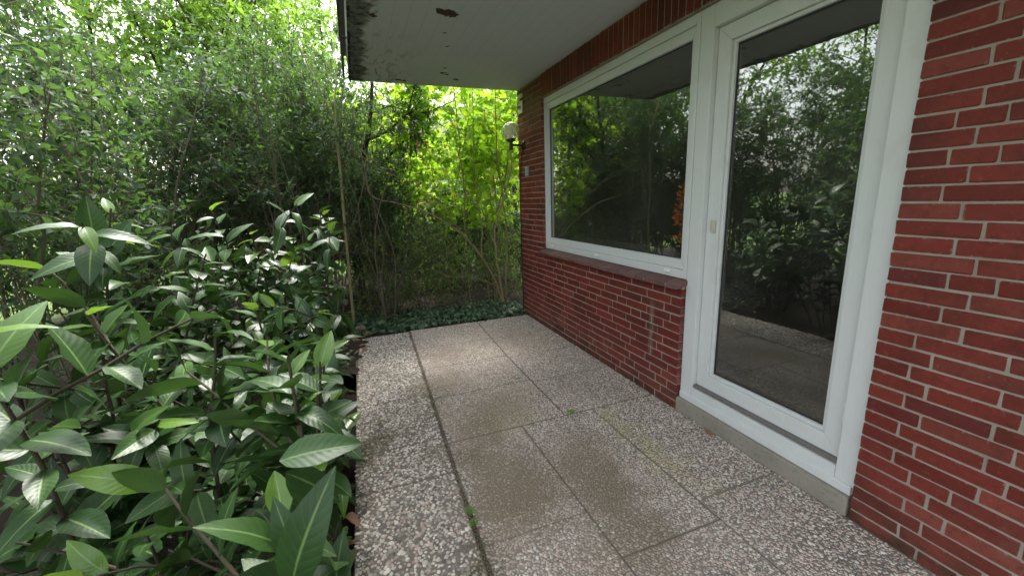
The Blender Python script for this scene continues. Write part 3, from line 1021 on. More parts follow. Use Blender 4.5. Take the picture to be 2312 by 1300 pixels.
V, F = tubesVF([(np.array([(vx, vy, vz + 0.05), (vx + a * 0.5, vy + b * 0.5, vz + 0.22), (vx + a, vy + b, vz + 0.42)]), (0.003, 0.003, 0.002)) for a, b in rf.normal(0, 0.035, (9, 2))], 5)
wmesh('stalks', V, F, 'weed_leaf', vase, smooth=True)
bbox('window_board', 0.118, 0.42, 2.15, 4.2, 1.008, 1.046, 'room_paint', None, 0.003, label='pale window board indoors behind the picture window', cat='window board')

# ------------------------------------------------------------------ things on the wall
num = []
for a, b, c_, d_ in ((0.075, -0.070, 0.170, 0.210), (0.075, 0.030, 0.105, 0.1705), (0.0745, -0.070, 0.092, 0.132), (-0.030, -0.0705, 0.04, 0.0925), (0.075, -0.070, 0.0, 0.04), (0.0748, 0.035, 0.0395, 0.058)):
    num.append(boxVF(-0.017, -0.003, 4.800 + b * 0.9, 4.800 + a * 0.9, 2.475 + c_, 2.475 + d_))
V, F = join(num)
wmesh('house_number', V, F, 'number_white', None, label='white block house number 5 on the brick pier under the roof', cat='house number')

pl = thing('wall_plate', (-0.004, 4.65, 1.745), 'small grey-blue plate with pale marks on the brick pier below the lamp', 'plate')
bbox('plate', -0.014, -0.002, 4.595, 4.705, 1.745, 1.860, 'plate_grey', pl, 0.004)
for i, (yy, zz, w, h) in enumerate(((4.682, 1.845, 0.03, 0.010), (4.64, 1.842, 0.035, 0.012), (4.66, 1.818, 0.05, 0.010), (4.63, 1.795, 0.03, 0.014), (4.672, 1.792, 0.022, 0.010), (4.65, 1.768, 0.06, 0.010))):
    V, F = boxVF(-0.0165, -0.0142, yy - w / 2, yy + w / 2, zz - h / 2, zz + h / 2)
    wmesh('mark', V, F, 'plate_mark', pl)

lamp = thing('wall_lamp', (-0.02, 4.76, 2.04), 'black wall lamp with a ribbed clear globe on the brick corner', 'lamp')
V, F = lathe([(0.0, 0.0), (0.056, 0.0), (0.056, 0.008), (0.046, 0.022), (0.0, 0.026)], 28)
V = [(-z + 0.001, 4.76 + x, 2.108 + yy) for x, yy, z in V]
wmesh('wall_mount', V, F, 'black_plastic', lamp, smooth=True)
V, F = tubesVF([(np.array([(-0.022, 4.76, 2.112), (-0.08, 4.76, 2.112), (-0.158, 4.76, 2.112)]), (0.014, 0.0135, 0.0135))], 14)
wmesh('arm', V, F, 'black_plastic', lamp, smooth=True)
LX, LY = -0.158, 4.76
V, F = lathe([(0.0, 2.055), (0.021, 2.055), (0.022, 2.06), (0.022, 2.150), (0.048, 2.153), (0.052, 2.157), (0.052, 2.178), (0.047, 2.183), (0.0, 2.183)], 28, (LX, LY, 0))
wmesh('socket', V, F, 'black_plastic', lamp, smooth=False)
prof = []
for i in range(19):
    a = math.pi * (1 - i / 18 * 0.865)
    prof.append((0.101 * math.sin(math.pi - a) if i else 0.0, -0.101 * math.cos(a) * 1.02))
prof = [(0.101 * math.sin(t), 0.1015 * math.cos(t)) for t in np.linspace(0.0, math.pi * 0.845, 22)]
inner = [(r * 0.975, z * 0.975) for r, z in reversed(prof)]
V, F = lathe(prof + inner, 40)
g = link('globe', mesh('globe', V, F, 'lamp_globe'), lamp, (LX, LY, 2.267))
V, F = lathe([(0.0, 0.0), (0.016, 0.0), (0.016, 0.03), (0.024, 0.05), (0.024, 0.075), (0.014, 0.10), (0.0, 0.106)], 18, (LX, LY, 2.184))
wmesh('bulb', V, F, 'white_plastic', lamp, smooth=True)

CP = np.array([(-0.008, 4.770, 2.06), (-0.008, 4.82, 1.955), (-0.009, 4.861, 1.802), (-0.009, 4.888, 1.589), (-0.008, 4.893, 1.204), (-0.0085, 4.891, 0.632), (-0.008, 4.885, 0.096), (-0.012, 4.872, 0.012)])
tt = np.linspace(0, 7, 50)
CPi = np.stack([np.interp(tt, np.arange(8), CP[:, i]) for i in range(3)], -1)
CPi[:, 1] += 0.004 * np.sin(tt * 4.1)
V, F = tubesVF([(CPi, np.full(50, 0.0052))], 7)
wmesh('lamp_cable', V, F, 'cable_black', None, smooth=True, label='thin black cable running down the brick corner from the lamp', cat='cable')


# ------------------------------------------------------------------ plants
def inside(p, mg=0.0):
    """true where the house, its roof or the terrace stands"""
    p = np.atleast_2d(p)
    x, y, z = p[:, 0], p[:, 1], p[:, 2]
    return bool((((x > -2.02) & (y < 5.03 + mg) & (z > 2.62)) | ((x > -0.16) & (y < 4.98 + mg)) | ((x > -2.05) & (y < 4.95))).any())


def shrub(name, label, cat, base, seed, stems, H, spread, r0, leafT, leafmat_, lsize, nbr=7, brlen=0.8, ntw=7, twlen=0.3, nlf=6, zleaf=0.6, bark='bark_grey', group=None,
          lean=(0, 0), wander=0.07, stem_sides=6, up=0.25, sep=True, droop=-0.15, bias=None, tmin=0.22):
    rng = np.random.default_rng(seed)
    base = np.array(base, float)
    root = thing(name, base, label, cat, group)
    twigs, LP, LD = [], [], []
    alls = []
    for s in range(stems):
        a = rng.uniform(0, 2 * math.pi)
        p0 = base + np.array((math.cos(a), math.sin(a), 0)) * rng.uniform(0.02, 0.05 + 0.25 * spread) + (0, 0, -0.04)
        d = np.array((math.cos(a) * spread * rng.uniform(0.2, 1.0) + lean[0], math.sin(a) * spread * rng.uniform(0.2, 1.0) + lean[1], 1.0))
        h = H * rng.uniform(0.72, 1.05)
        S = polyline(rng, p0, d, h, 11, wander, 0.03)
        r = r0 * rng.uniform(0.6, 1.2)
        R = r * np.linspace(1, 0.28, len(S)) ** 0.9
        alls.append((S, R))
        for b in range(nbr):
            t = rng.uniform(tmin, 1.0) ** 0.8
            p, dd = at(S, t)
            az = rng.uniform(0, 2 * math.pi)
            od = norm(dd * 0.55 + np.array((math.cos(az), math.sin(az), up)))
            B = polyline(rng, p, od, brlen * rng.uniform(0.5, 1.1) * (1.15 - 0.5 * t), 5, 0.16, 0.02)
            if inside(B, 0.05):
                continue
            rb = max(0.0022, np.interp(t, (0, 1), (r, r * 0.3)) * 0.42)
            twigs.append((B, rb * np.linspace(1, 0.4, len(B))))
            for k in range(ntw):
                q, bd = at(B, rng.uniform(0.15, 1.0))
                td = norm(bd * 0.5 + rng.normal(0, 0.6, 3) + (0, 0, 0.1))
                W = polyline(rng, q, td, twlen * rng.uniform(0.5, 1.2), 3, 0.2)
                if inside(W, 0.07):
                    continue
                twigs.append((W, np.array((0.0018, 0.0016, 0.0012, 0.0008)) * (1 + r0 * 12)))
                for j in range(nlf):
                    u = rng.uniform(0.1, 1.0)
                    lp, ld = at(W, u)
                    if lp[2] < zleaf and rng.random() > 0.12 + 0.5 * max(0, lp[2]) / max(zleaf, .01):
                        continue
                    if bias is not None and not bias(lp, rng):
                        continue
                    LP.append(lp)
                    LD.append(ld)
    if sep:
        for S, R in alls:
            V, F = tubesVF([(S, R)], stem_sides)
            wmesh('stem', V, F, bark, root, smooth=True)
    else:
        V, F = tubesVF(alls, stem_sides)
        wmesh('trunk', V, F, bark, root, smooth=True)
    V, F = tubesVF(twigs, 4)
    wmesh('branches', V, F, bark, root, smooth=True, kind='stuff')
    LP, LD = np.array(LP), np.array(LD)
    n = len(LP)
    al = norm(LD * 0.5 + rng.normal(0, 0.6, (n, 3)) + (0, 0, droop))
    no = norm(rng.normal(0, 0.45, (n, 3)) + (0, 0, 0.9))
    V, F, UV = scatter(*leafT, LP, al, no, lsize * rng.uniform(0.6, 1.25, n))
    wmesh('foliage', V, F, leafmat_, root, smooth=True, uv=UV, kind='stuff')
    return root


# bright maple thicket beyond the end of the house
MG = 'bright maple bushes behind the terrace'
for i, (x, y, H, st, lab) in enumerate((
        (-0.22, 5.60, 3.5, 4, 'bright green maple bush closest to the brick corner and lamp'),
        (-0.85, 6.05, 3.6, 4, 'bright green maple bush in the middle, under the roof edge'),
        (0.45, 6.35, 3.7, 4, 'bright yellow-green maple bush rising behind the brick corner'),
        (-1.35, 6.45, 3.6, 4, 'maple bush left of the middle, behind dark branches'),
        (-0.30, 6.75, 3.8, 4, 'tall sunlit maple bush in the rear under the roof edge'))):
    shrub('maple_bush', lab, 'bush', (x, y, 0), 100 + i, st, H, 0.22, 0.013, MAPLE, 'maple_leaf', 0.10, 11, 0.95, 6, 0.34, 6, 1.15, 'bark_tan', MG, up=0.15, droop=-0.3)

# dark privet thicket with many thin stems, left of centre
PG = 'dark privet shrubs at the end of the terrace'
for i, (x, y, H, st, lab) in enumerate((
        (-1.60, 5.75, 1.9, 8, 'dark twiggy privet shrub just right of the pale sapling'),
        (-2.35, 5.75, 3.3, 13, 'dark privet thicket of many thin stems behind the pale sapling'),
        (-3.0, 5.35, 3.2, 13, 'dark privet thicket left of the pale sapling'),
        (-3.75, 5.15, 3.2, 12, 'dark privet thicket further left of the sapling'),
        (-4.6, 4.8, 3.3, 12, 'dark privet shrub near the left border of the view'),
        (-2.7, 6.7, 3.8, 10, 'tall privet shrub in the rear left of the sapling'),
        (-1.95, 6.7, 2.9, 9, 'privet shrub in the rear between sapling and maples'),
        (-5.6, 4.4, 3.4, 10, 'dark privet shrub beyond the left border'))):
    shrub('privet_shrub', lab, 'shrub', (x, y, 0), 200 + i, st, H, 0.24, 0.0105, SMALL, 'privet_leaf', 0.055, 12, 0.62, 9, 0.26, 8, 1.45, 'bark_grey', PG, wander=0.09)

# undergrowth in front of the maples: low, twiggy, few pale leaves
UG = 'bare twiggy undergrowth behind the ivy'
for i, (x, y, lab) in enumerate(((-0.65, 5.75, 'low twiggy undergrowth right of the middle behind the ivy'), (-1.2, 5.7, 'low twiggy undergrowth in the middle behind the ivy'),
                                 (-0.05, 5.7, 'low twiggy undergrowth at the foot of the brick corner'), (-1.75, 5.6, 'low twiggy undergrowth by the foot of the pale sapling'))):
    shrub('undergrowth_shrub', lab, 'shrub', (x, y, 0), 300 + i, 11, 1.3, 0.65, 0.006, NARROW, 'pale_leaf', 0.055, 10, 0.55, 6, 0.26, 4, 0.05, 'bark_grey', UG, wander=0.17, tmin=0.05)

# bare grey stems standing in front of the thicket
BG = 'bare stems in front of the dark thicket'
for i, (x, y, lab) in enumerate(((-2.75, 5.05, 'bare pale stems left of the sapling'), (-1.72, 5.25, 'bare pale stems right of the sapling'), (-3.45, 4.75, 'bare pale stems between far laurel and thicket'))):
    shrub('bare_shrub', lab, 'shrub', (x, y, 0), 350 + i, 11, 2.7, 0.20, 0.0085, SMALL, 'privet_leaf', 0.05, 5, 0.55, 3, 0.24, 4, 1.8, 'bark_grey', BG, wander=0.12, tmin=0.3)

# tall hedge on the far side of the laurels, closing the view on the left
HG = 'tall hedge shrubs behind the laurels'
for i, (x, y, H, lab) in enumerate(((-3.75, 4.2, 3.1, 'tall hedge shrub behind the far laurel'), (-3.95, 3.2, 3.0, 'tall hedge shrub behind the middle laurel'),
                                    (-4.1, 2.2, 3.0, 'tall hedge shrub behind the near laurel'), (-4.3, 1.2, 3.0, 'tall hedge shrub at the near left border'))):
    shrub('hedge_shrub', lab, 'shrub', (x, y, 0), 400 + i, 9, H, 0.26, 0.012, SMALL, 'privet_leaf', 0.062, 11, 0.7, 9, 0.28, 8, 0.0, 'bark_grey', HG, wander=0.09, tmin=0.03)

# dense clipped hedge that closes the bed behind the thicket
CG = 'dense hedge plants closing the bed in the rear'
for i in range(12):
    x = -6.6 + i * 0.78
    shrub('rear_hedge_plant', ('leafy hedge plant in the rear, ' + ('leftmost of its row', 'second from the left of its row', 'third from the left of its row', 'fourth from the left of its row', 'fifth from the left of its row', 'sixth from the left of its row',
          'sixth from the right of its row', 'fifth from the right of its row', 'fourth from the right of its row', 'third from the right of its row', 'second from the right of its row', 'rightmost of its row')[i]), 'hedge',
          (x, 7.5 + 0.12 * math.sin(i * 2.1), 0), 700 + i, 8, (2.0 if i < 6 else 1.35) + 0.2 * math.sin(i * 1.7), 0.30, 0.012, SMALL, 'privet_leaf', 0.085, 10, 0.6, 9, 0.3, 8, -0.1, 'bark_dark', CG, wander=0.1, sep=False, tmin=0.02)

# trees of the garden behind
TG = 'garden trees in the background'
for i, (x, y, H, mt, lab) in enumerate(((-3.3, 9.0, 6.2, 'pale_leaf', 'pale green tree above the left end of the roof edge'), (-5.8, 7.6, 6.2, 'tree_leaf', 'leafy tree in the background at the far left'),
                                        (-2.6, 12.5, 7.0, 'tree_leaf', 'leafy tree in the background behind the maples'), (4.5, 13.0, 6.5, 'tree_leaf', 'leafy tree in the background right of the maples, beyond the house'),
                                        (-8.6, 6.0, 6.5, 'pale_leaf', 'pale tree in the background beyond the left border'), (-4.6, 11.5, 7.5, 'tree_leaf', 'tall tree far behind the pale one'), (-2.6, 7.9, 5.2, 'pale_leaf', 'slender pale tree just behind the dark thicket'), (-4.4, 7.9, 5.6, 'tree_leaf', 'leafy tree behind the thicket at the left'), (-0.9, 9.8, 5.4, 'maple_leaf', 'yellow-green tree right behind the maples'), (1.9, 9.0, 5.2, 'maple_leaf', 'yellow-green tree peeping out behind the brick corner'))):
    shrub('garden_tree', lab, 'tree', (x, y, 0), 500 + i, 4, H, 0.22, 0.045, SMALL, mt, 0.105, 17, 1.8, 12, 0.55, 9, 1.5, 'bark_dark', TG, sep=False, wander=0.08, up=0.1)

# pale sapling with a forked top
sap = thing('sapling', (-2.10, 5.2, 0.0), 'pale yellow-green bare sapling with a forked top before the dark thicket', 'sapling')
T1 = np.array([(-2.13, 5.2, -0.03), (-2.12, 5.2, 0.5), (-2.105, 5.2, 1.0), (-2.096, 5.2, 1.4), (-2.079, 5.2, 1.80), (-2.076, 5.2, 2.21)])
V, F = tubesVF([(T1, np.array((0.019, 0.0175, 0.016, 0.0165, 0.0165, 0.015)))], 9)
wmesh('trunk', V, F, 'bark_pale', sap, smooth=True)
fork = [(np.array([(-2.076, 5.2, 2.19), (-2.066, 5.2, 2.392), (-2.045, 5.2, 2.645), (-1.996, 5.2, 2.916), (-1.99, 5.22, 3.3)]), np.array((.011, .009, .008, .006, .003))),
        (np.array([(-2.066, 5.2, 2.38), (-2.145, 5.2, 2.595), (-2.20, 5.2, 2.76), (-2.268, 5.2, 2.941), (-2.36, 5.22, 3.2)]), np.array((.010, .0105, .0095, .008, .006))),
        (np.array([(-2.165, 5.2, 2.65), (-2.10, 5.2, 2.83), (-2.03, 5.2, 3.02)]), np.array((.006, .0055, .004))),
        (np.array([(-2.05, 5.2, 2.52), (-1.975, 5.2, 2.62), (-1.885, 5.2, 2.80)]), np.array((.0055, .0045, .0035)))]
for f in fork:
    V, F = tubesVF([f], 7)
    wmesh('branch', V, F, 'bark_pale', sap, smooth=True)

# long bare maple branches crossing the view in front of the bushes
bb = thing('leaning_maple', (-0.18, 5.45, 0.0), 'bare leaning maple stems fanning out from beside the brick corner', 'bush', None)
LB = [([(-0.16, 5.45, -0.03), (-0.24, 5.45, 0.375), (-0.538, 5.45, 0.905), (-0.886, 5.4, 1.226), (-1.221, 5.4, 1.413), (-1.546, 5.4, 1.50), (-1.80, 5.4, 1.55), (-1.80, 5.4, 1.83), (-1.86, 5.4, 2.15)], 0.015, 0.005),
      ([(-0.14, 5.45, -0.03), (-0.19, 5.45, 0.305), (-0.253, 5.42, 0.822), (-0.27, 5.4, 1.133), (-0.12, 5.38, 1.489), (0.02, 5.4, 1.90), (0.06, 5.5, 2.5)], 0.014, 0.006),
      ([(-0.10, 5.5, -0.03), (-0.10, 5.5, 0.5), (-0.05, 5.48, 1.0), (-0.10, 5.5, 1.5), (-0.16, 5.5, 2.1), (-0.14, 5.5, 3.0)], 0.013, 0.006),
      ([(-0.21, 5.45, 0.30), (-0.33, 5.42, 0.36), (-0.60, 5.4, 0.50), (-0.9, 5.38, 0.52), (-1.15, 5.35, 0.66)], 0.006, 0.003),
      ([(-0.70, 5.43, 1.06), (-0.95, 5.4, 1.45), (-1.3, 5.38, 1.72), (-1.7, 5.35, 1.9), (-2.0, 5.3, 2.2)], 0.006, 0.003),
      ([(-0.26, 5.4, 1.1), (-0.50, 5.38, 1.45), (-0.75, 5.36, 1.62), (-1.0, 5.3, 2.0)], 0.006, 0.003),
      ([(-0.45, 5.45, 0.75), (-0.42, 5.45, 1.1), (-0.48, 5.5, 1.8), (-0.44, 5.5, 2.9)], 0.007, 0.004),
      ([(-0.6, 5.5, -0.03), (-0.66, 5.5, 0.7), (-0.62, 5.5, 1.5), (-0.68, 5.5, 2.9)], 0.008, 0.005)]
for pts, ra, rb in LB:
    pts = np.array(pts)
    t = np.linspace(0, len(pts) - 1, 26)
    Q = np.stack([np.interp(t, np.arange(len(pts)), pts[:, i]) for i in range(3)], -1)
    Q[1:-1] = (Q[:-2] + Q[1:-1] + Q[2:]) / 3
    Q[2:-2] += RNG.normal(0, 0.006, (22, 3))
    Q[:, 1] -= 0.2
    V, F = tubesVF([(Q, np.linspace(ra, rb, 26) * 1.15)], 7)
    wmesh('stem', V, F, 'bark_tan', bb, smooth=True)

# dark overhanging branch under the roof edge
ob = thing('dark_tree', (-2.0, 6.1, 0.0), 'dark-leaved tree with black crooked branches left below the roof edge', 'tree')
DB = [([(-2.0, 6.1, -0.03), (-1.98, 6.1, 1.0), (-1.88, 6.05, 1.8), (-1.72, 5.95, 2.3), (-1.62, 5.9, 2.75), (-1.55, 5.9, 3.4)], .05, .016),
      ([(-1.72, 5.95, 2.3), (-1.45, 5.8, 2.40), (-1.2, 5.7, 2.62), (-0.95, 5.7, 2.62), (-0.6, 5.7, 2.78)], .018, .006),
      ([(-1.2, 5.7, 2.62), (-1.12, 5.7, 2.85), (-1.08, 5.7, 3.1)], .010, .006),
      ([(-1.66, 5.92, 2.62), (-1.4, 5.85, 2.72), (-1.05, 5.75, 2.60)], .010, .005),
      ([(-1.90, 6.06, 1.7), (-1.55, 5.9, 2.02), (-1.25, 5.8, 2.3), (-1.05, 5.75, 2.36)], .022, .008),
      ([(-1.80, 6.0, 2.0), (-2.15, 5.9, 2.35), (-2.4, 5.85, 2.75), (-2.5, 5.8, 3.2)], .02, .008)]
bt = []
for pts, ra, rb in DB:
    pts = np.array(pts)
    t = np.linspace(0, len(pts) - 1, 22)
    Q = np.stack([np.interp(t, np.arange(len(pts)), pts[:, i]) for i in range(3)], -1)
    Q[1:-1] = (Q[:-2] + Q[1:-1] + Q[2:]) / 3
    bt.append(Q)
    V, F = tubesVF([(Q, np.linspace(ra, rb, 22))], 7)
    wmesh('branch' if len(bt) > 1 else 'trunk', V, F, 'bark_dark', ob, smooth=True)
rd = np.random.default_rng(77)
tw, LP, LD = [], [], []
for Q in bt:
    for k in range(26):
        p, d = at(Q, rd.uniform(0.35, 1))
        W = polyline(rd, p, d * 0.4 + rd.normal(0, 0.6, 3), rd.uniform(0.2, 0.55), 4, 0.2)
        tw.append((W, np.linspace(.004, .0015, 5)))
        for j in range(9):
            a, b = at(W, rd.uniform(0.2, 1))
            LP.append(a)
            LD.append(b)
V, F = tubesVF(tw, 4)
wmesh('twigs', V, F, 'bark_dark', ob, smooth=True, kind='stuff')
LP, LD = np.array(LP), np.array(LD)
V, F, UV = scatter(*NARROW, LP, LD * 0.6 + rd.normal(0, .6, LP.shape) + (0, 0, -.3), rd.normal(0, .4, LP.shape) + (0, 0, .9), rd.uniform(.05, .10, len(LP)))
wmesh('foliage', V, F, 'privet_leaf', ob, smooth=True, uv=UV, kind='stuff')


# cherry laurels along the outer edge of the terrace: every large leaf near the edge is a piece
LM = []
for k, (T, TF, TU) in enumerate(LAUREL):
    LM.append((mesh('laurel_leaf', T, TF, 'laurel_leaf', TU), mesh('laurel_leaf_young', T, TF, 'laurel_young', TU)))


def laurel(label, base, seed, nst, H, lean, maxleaf, reach=0.35, near=()):
    rng = np.random.default_rng(seed)
    base = np.array(base, float)
    root = thing('cherry_laurel', base, label, 'shrub', 'cherry laurels along the terrace')
    L = []
    for s in range(nst):
        a = rng.uniform(0, 2 * math.pi)
        p0 = base + (math.cos(a) * rng.uniform(0, .16), math.sin(a) * rng.uniform(0, .2), -0.03)
        d = np.array((math.cos(a) * reach + lean[0], math.sin(a) * reach * 1.2 + lean[1], 1.0))
        S = polyline(rng, p0, d, H * rng.uniform(0.35, 1.05), 9, 0.08, 0.04)
        over = np.clip(S[:, 0] + 2.20, 0, None)
        S[:, 0] -= over * 0.9
        V, F = tubesVF([(S, np.linspace(0.011, 0.004, 10))], 6)
        wmesh('stem', V, F, 'laurel_stem', root, smooth=True)
        br = [(S, 0.22)]
        for b in range(4):
            p, dd = at(S, rng.uniform(0.2, 0.9))
            az = rng.uniform(0, 2 * math.pi)
            B = polyline(rng, p, norm(np.array((math.cos(az), math.sin(az), 0.55))), rng.uniform(.22, .5), 5, .10, .05)
            B[:, 0] -= np.clip(B[:, 0] + 2.16, 0, None) * 0.85
            br.append((B, 0.1))
        for B, _ in br[1:]:
            V, F = tubesVF([(B, np.linspace(0.006, 0.003, len(B)))], 5)
            wmesh('branch', V, F, 'laurel_stem', root, smooth=True)
        for B, t0 in br:
            ln = np.linalg.norm(np.diff(B, axis=0), axis=1).sum()
            n = max(4, int(ln * (1 - t0) / 0.040))
            ph = rng.uniform(0, 6)
            for k in range(n):
                t = t0 + (1 - t0) * (k + 0.5) / n
                p, dd = at(B, t)
                az = ph + k * 2.4
                u = norm(np.cross(dd, (0.3, 0.2, 0.9)))
                v = np.cross(dd, u)
                out = u * math.cos(az) + v * math.sin(az)
                op = np.interp(t, (0, 1), (1.5, 0.55)) * rng.uniform(0.8, 1.2)
                al = norm(out * op + dd * 0.65 + (0, 0, -0.28) + rng.normal(0, .16, 3))
                no = norm(dd * 0.8 - out * 0.2 + (0, 0, 0.7) + rng.normal(0, .28, 3))
                L.append((p, al, no, rng.uniform(0.105, 0.185) * (0.75 if t > 0.93 else 1), t > 0.90 and rng.random() < 0.55, rng.integers(0, 5)))
    # keep leaves out of the camera's face and off the paving
    C0 = np.array((-1.98, 0, 1.49))
    L = [l for l in L if np.linalg.norm(l[0] + l[1] * l[3] * .5 - C0) > 0.52 and (l[0] + l[1] * l[3])[0] < -2.04 and (l[0] + l[1] * l[3])[2] > 0.03 and l[0][2] > 0.03]
    for p, t, sz, k in near:
        L.append((np.array(p, float), norm(np.array(t, float) - p), norm(np.array((-0.1, -0.45, 0.9))), sz, False, k))
    L.sort(key=lambda l: np.linalg.norm(l[0] - C0))
    rest = []
    for i, (p, al, no, sz, yg, k) in enumerate(L):
        if i < maxleaf:
            y_ = Vector(al)
            z_ = Vector(no) - y_ * Vector(no).dot(y_)
            z_.normalize()
            x_ = y_.cross(z_)
            o = link('leaf', LM[k][1 if yg else 0], root, p)
            o.rotation_euler = Matrix((x_, y_, z_)).transposed().to_euler()
            o.scale = (sz, sz, sz)
        else:
            rest.append((p, al, no, sz))
    if rest:
        A = [np.array([r[i] for r in rest]) for i in range(4)]
        V, F, UV = scatter(*LAUREL[3], *A)
        wmesh('foliage', V, F, 'laurel_leaf', root, smooth=True, uv=UV, kind='stuff')
    return root


for i, (x, y, H, nst, lx, ly, lab) in enumerate((
        (-2.52, 1.05, 1.25, 7, 0.02, 0.05, 'glossy cherry laurel nearest the camera at the left border'),
        (-2.42, 1.95, 1.25, 7, 0.06, 0.0, 'glossy cherry laurel reaching over the paving edge near the front'),
        (-2.45, 2.75, 1.50, 7, 0.05, 0.0, 'glossy cherry laurel halfway along the paving edge'),
        (-2.62, 3.50, 1.60, 8, 0.06, 0.0, 'taller cherry laurel near the far corner of the terrace'),
        (-3.05, 1.70, 1.55, 7, 0.0, 0.0, 'cherry laurel in the second row at the left'),
        (-3.15, 2.60, 1.65, 7, 0.0, 0.0, 'cherry laurel in the second row before the hedge'),
        (-3.2, 3.9, 1.65, 7, 0.0, 0.0, 'cherry laurel in the second row by the thicket'))):
    laurel(lab, (x, y, 0), 600 + i, nst, H, (lx, ly), 240 if i < 4 else 60, near=(((-2.17, .82, 1.015), (-2.04, .80, 1.04), .15, 0), ((-2.16, .80, 1.0), (-2.06, .80, .92), .135, 3), ((-2.17, .85, .97), (-2.09, .84, .86), .13, 1)) if i == 0 else ())

# ivy carpet at the end of the terrace
ri = np.random.default_rng(31)
n = 4400
ix = ri.uniform(-2.15, 0.02, n)
iy = 4.80 + ri.beta(1.1, 2.3, n) * 1.0
ok = (iy < 5.75) & (ri.random(n) < 0.62 + 0.38 * np.sin(ix * 5.3 + 1) * np.sin(iy * 9 + ix * 2))
ix, iy = ix[ok], iy[ok]
iz = 0.012 + ri.gamma(1.6, 0.020, len(ix)) * np.clip((iy - 4.76) * 6, 0.4, 1)
spill = ri.random(len(ix)) < 0.06
iy[spill] -= ri.uniform(0.0, 0.09, spill.sum())
ip = np.stack((ix, iy, iz), -1)
V, F, UV = scatter(*IVY, ip, ri.normal(0, 1, ip.shape) * (1, 1, .35), ri.normal(0, .38, ip.shape) + (0, -.25, .9), ri.uniform(.03, .065, len(ip)))
wmesh('ivy_carpet', V, F, 'ivy_leaf', None, smooth=True, uv=UV, label='dark green ivy carpet along the end of the terrace', cat='ivy', kind='stuff')

# low ivy and seedlings on the bed by the laurels
n = 900
ix = ri.uniform(-3.4, -2.16, n)
iy = ri.uniform(3.6, 5.6, n)
ip = np.stack((ix, iy, 0.03 + ri.gamma(2, .02, n)), -1)
V, F, UV = scatter(*IVY, ip, ri.normal(0, 1, ip.shape) * (1, 1, .35), ri.normal(0, .4, ip.shape) + (0, -.1, .9), ri.uniform(.025, .055, n))
wmesh('bed_ivy', V, F, 'ivy_leaf', None, smooth=True, uv=UV, label='scattered ivy on the bed between laurels and thicket', cat='ivy', kind='stuff')

# earth washed over the far outer corner of the paving
sx_ = np.linspace(-2.32, -1.70, 32)
sy_ = np.linspace(3.7, 4.86, 48)
SX, SY = np.meshgrid(sx_, sy_, indexing='ij')
lim = -2.12 + 0.16 * np.clip((SY - 3.9) / 0.9, 0, 1) ** 1.5 + 0.04 * np.sin(SY * 17) + 0.025 * np.sin(SY * 41 + 1)
SZ = np.clip((lim - SX) * 0.22, -0.03, 0.022) + 0.004 * np.sin(SX * 70 + SY * 31) * (SX < lim) + RNG.normal(0, 0.0012, SX.shape)
a_, b_ = np.meshgrid(np.arange(31), np.arange(47), indexing='ij')
SF = np.stack((a_ * 48 + b_, (a_ + 1) * 48 + b_, (a_ + 1) * 48 + b_ + 1, a_ * 48 + b_ + 1), -1).reshape(-1, 4)
link('soil', mesh('soil', np.stack((SX, SY, SZ), -1).reshape(-1, 3), SF, 'ground'), kind='structure')

# stone at the bed corner
bm = bmesh.new()
bmesh.ops.create_icosphere(bm, subdivisions=3, radius=0.062)
for v in bm.verts:
    v.co *= 1 + 0.14 * math.sin(v.co.x * 60 + 1) * math.sin(v.co.y * 50) + 0.08 * math.sin(v.co.z * 80)
    v.co.z *= 0.8
me = bpy.data.meshes.new('stone')
bm.to_mesh(me)
bm.free()
me.materials.append(MATS['stone'])
me.polygons.foreach_set('use_smooth', np.ones(len(me.polygons), bool))
link('stone', me, None, (-2.06, 4.98, 0.045), label='brown rounded stone at the far left corner of the paving', cat='stone')

# fallen leaves
DM = []
for k in range(4):
    T, TF, TU = blade(6, 0.2, 0.25, 0.9 + 0.3 * k, 1, 0.03, 40 + k)
    DM.append(mesh('dead_leaf', T, TF, 'dead_leaf', TU))
rl = np.random.default_rng(61)
spots = [(-2.276, 4.80), (-2.204, 4.70), (-2.065, 4.62), (-2.285, 4.351), (-2.071, 4.261), (-2.336, 1.674), (-2.236, 1.754), (-2.206, 1.691), (-2.166, 2.503), (-2.267, 2.001), (-2.18, 1.884), (-2.40, 2.354), (-2.30, 1.60), (-2.25, 4.15), (-2.2, 4.45), (-2.35, 4.6)]
spots += [(rl.uniform(-3.3, -2.2), rl.uniform(1.3, 4.8)) for _ in range(26)] + [(rl.uniform(-2.3, -2.0), rl.uniform(4.2, 4.75)) for _ in range(9)]
for i, (x, y) in enumerate(spots):
    on_slab = x > -2.14
    link('fallen_leaf', DM[i % 4], None, (x, y, 0.026 if on_slab else 0.04 + bumps(x, y) * 0.7), rot=(rl.normal(0, .25), rl.normal(0, .3), rl.uniform(0, 6.28)), scale=(rl.uniform(.07, .12),) * 3,
         label=('curled brown leaf on the bed by the far left paving corner' if y > 4.0 else 'curled brown leaf on dark soil at the bottom left' if y < 2.1 and x > -2.45 else 'curled brown leaf on the soil under the laurels'), cat='leaf',
         group=('fallen leaves by the far paving corner' if y > 4.0 else 'fallen leaves at the bottom left' if y < 2.1 and x > -2.45 else 'fallen leaves under the laurels'))
for x, y in ((-0.03, 1.785), (-0.035, 1.75)):
    link('fallen_leaf', DM[1], None, (x, y, 0.012), rot=(0.2, 0.4, 2.9 + x * 9), scale=(.07, .06, .06), label='dry tan leaf lying against the concrete step', cat='leaf', group='dry leaves by the step')

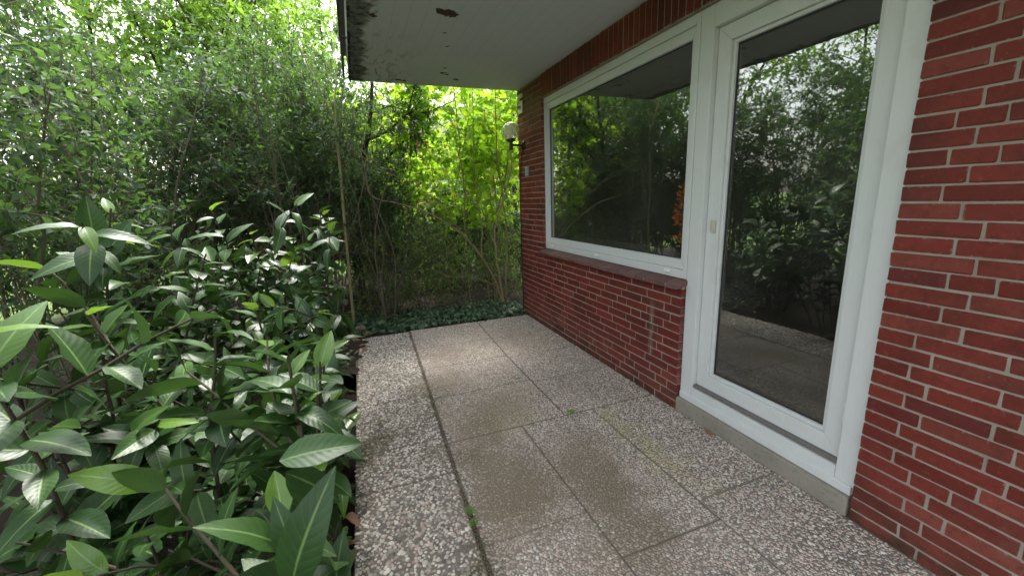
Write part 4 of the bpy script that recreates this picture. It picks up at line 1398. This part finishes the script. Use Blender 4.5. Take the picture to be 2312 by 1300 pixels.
# weeds in the joints
for i, (x, y, s_, lab) in enumerate(((-0.857, 2.954, .022, 'tiny green weed in the middle slab joint halfway down the terrace'), (-0.735, 2.289, .026, 'small green weed where slab joints cross near the door'),
                                     (-1.612, 1.676, .022, 'round-leaved weed in the wide joint near the front'), (-1.618, 1.60, .02, 'second round-leaved weed in the wide joint near the front'),
                                     (-1.968, 2.721, .022, 'tiny weed on the pebbles of the outer slab row'), (-2.198, 1.726, .045, 'green seedling on the dark soil at the bottom left'),
                                     (-2.26, 1.70, .035, 'smaller seedling on the dark soil at the bottom left'), (-1.55, 4.55, .03, 'weed at the far end of the wide joint'))):
    n = 6
    a = np.arange(n) * 2.4 + i
    dirs = np.stack((np.cos(a), np.sin(a), np.full(n, .35)), -1)
    w = thing('weed', (x, y, 0.0), lab, 'weed')
    V, F, UV = scatter(*ROUND, np.tile((x, y, .022 + s_ * .3), (n, 1)) + dirs * s_ * .25, dirs, np.tile((0, 0, 1.0), (n, 1)), np.full(n, s_ * 1.1) * rl.uniform(.7, 1.2, n))
    wmesh('leaves', V, F, 'weed_leaf', w, smooth=True, uv=UV)
    V, F = tubesVF([(np.array([(x, y, -.02), (x, y, .01), (x, y, .022 + s_ * .3)]), (.0016, .0014, .001))], 5)
    wmesh('stalk', V, F, 'weed_leaf', w, smooth=True)

# ------------------------------------------------------------------ neighbouring house glimpsed through the leaves
simple('far_brick', (0.34, 0.18, 0.135), 0.9, 0, 0.25, 3)
simple('far_roof', (0.05, 0.045, 0.04), 0.8, 0, 0.25, 3)
nh = thing('neighbour_house', (0.0, 17.0, 0.0), 'pinkish brick house glimpsed through the leaves behind the garden', 'house')
bbox('wall', -5.0, 5.5, 15.0, 20.0, -0.05, 3.7, 'far_brick', nh, 0.01)
V = [(-5.4, 14.6, 3.65), (5.9, 14.6, 3.65), (5.9, 20.4, 3.65), (-5.4, 20.4, 3.65), (-5.4, 17.5, 5.2), (5.9, 17.5, 5.2)]
wmesh('roof', V, [(0, 1, 5, 4), (2, 3, 4, 5), (0, 4, 3), (1, 2, 5), (3, 2, 1, 0)], 'far_roof', nh)
for x in (-3.6, -1.2, 1.2, 3.6):
    w_ = bbox('window', x - 0.6, x + 0.6, 14.93, 14.998, 0.95, 2.2, 'white_frame', nh, 0.01)
    bbox('pane', x - 0.5, x + 0.5, 14.915, 14.928, 1.05, 2.1, 'gasket', w_, 0.002)
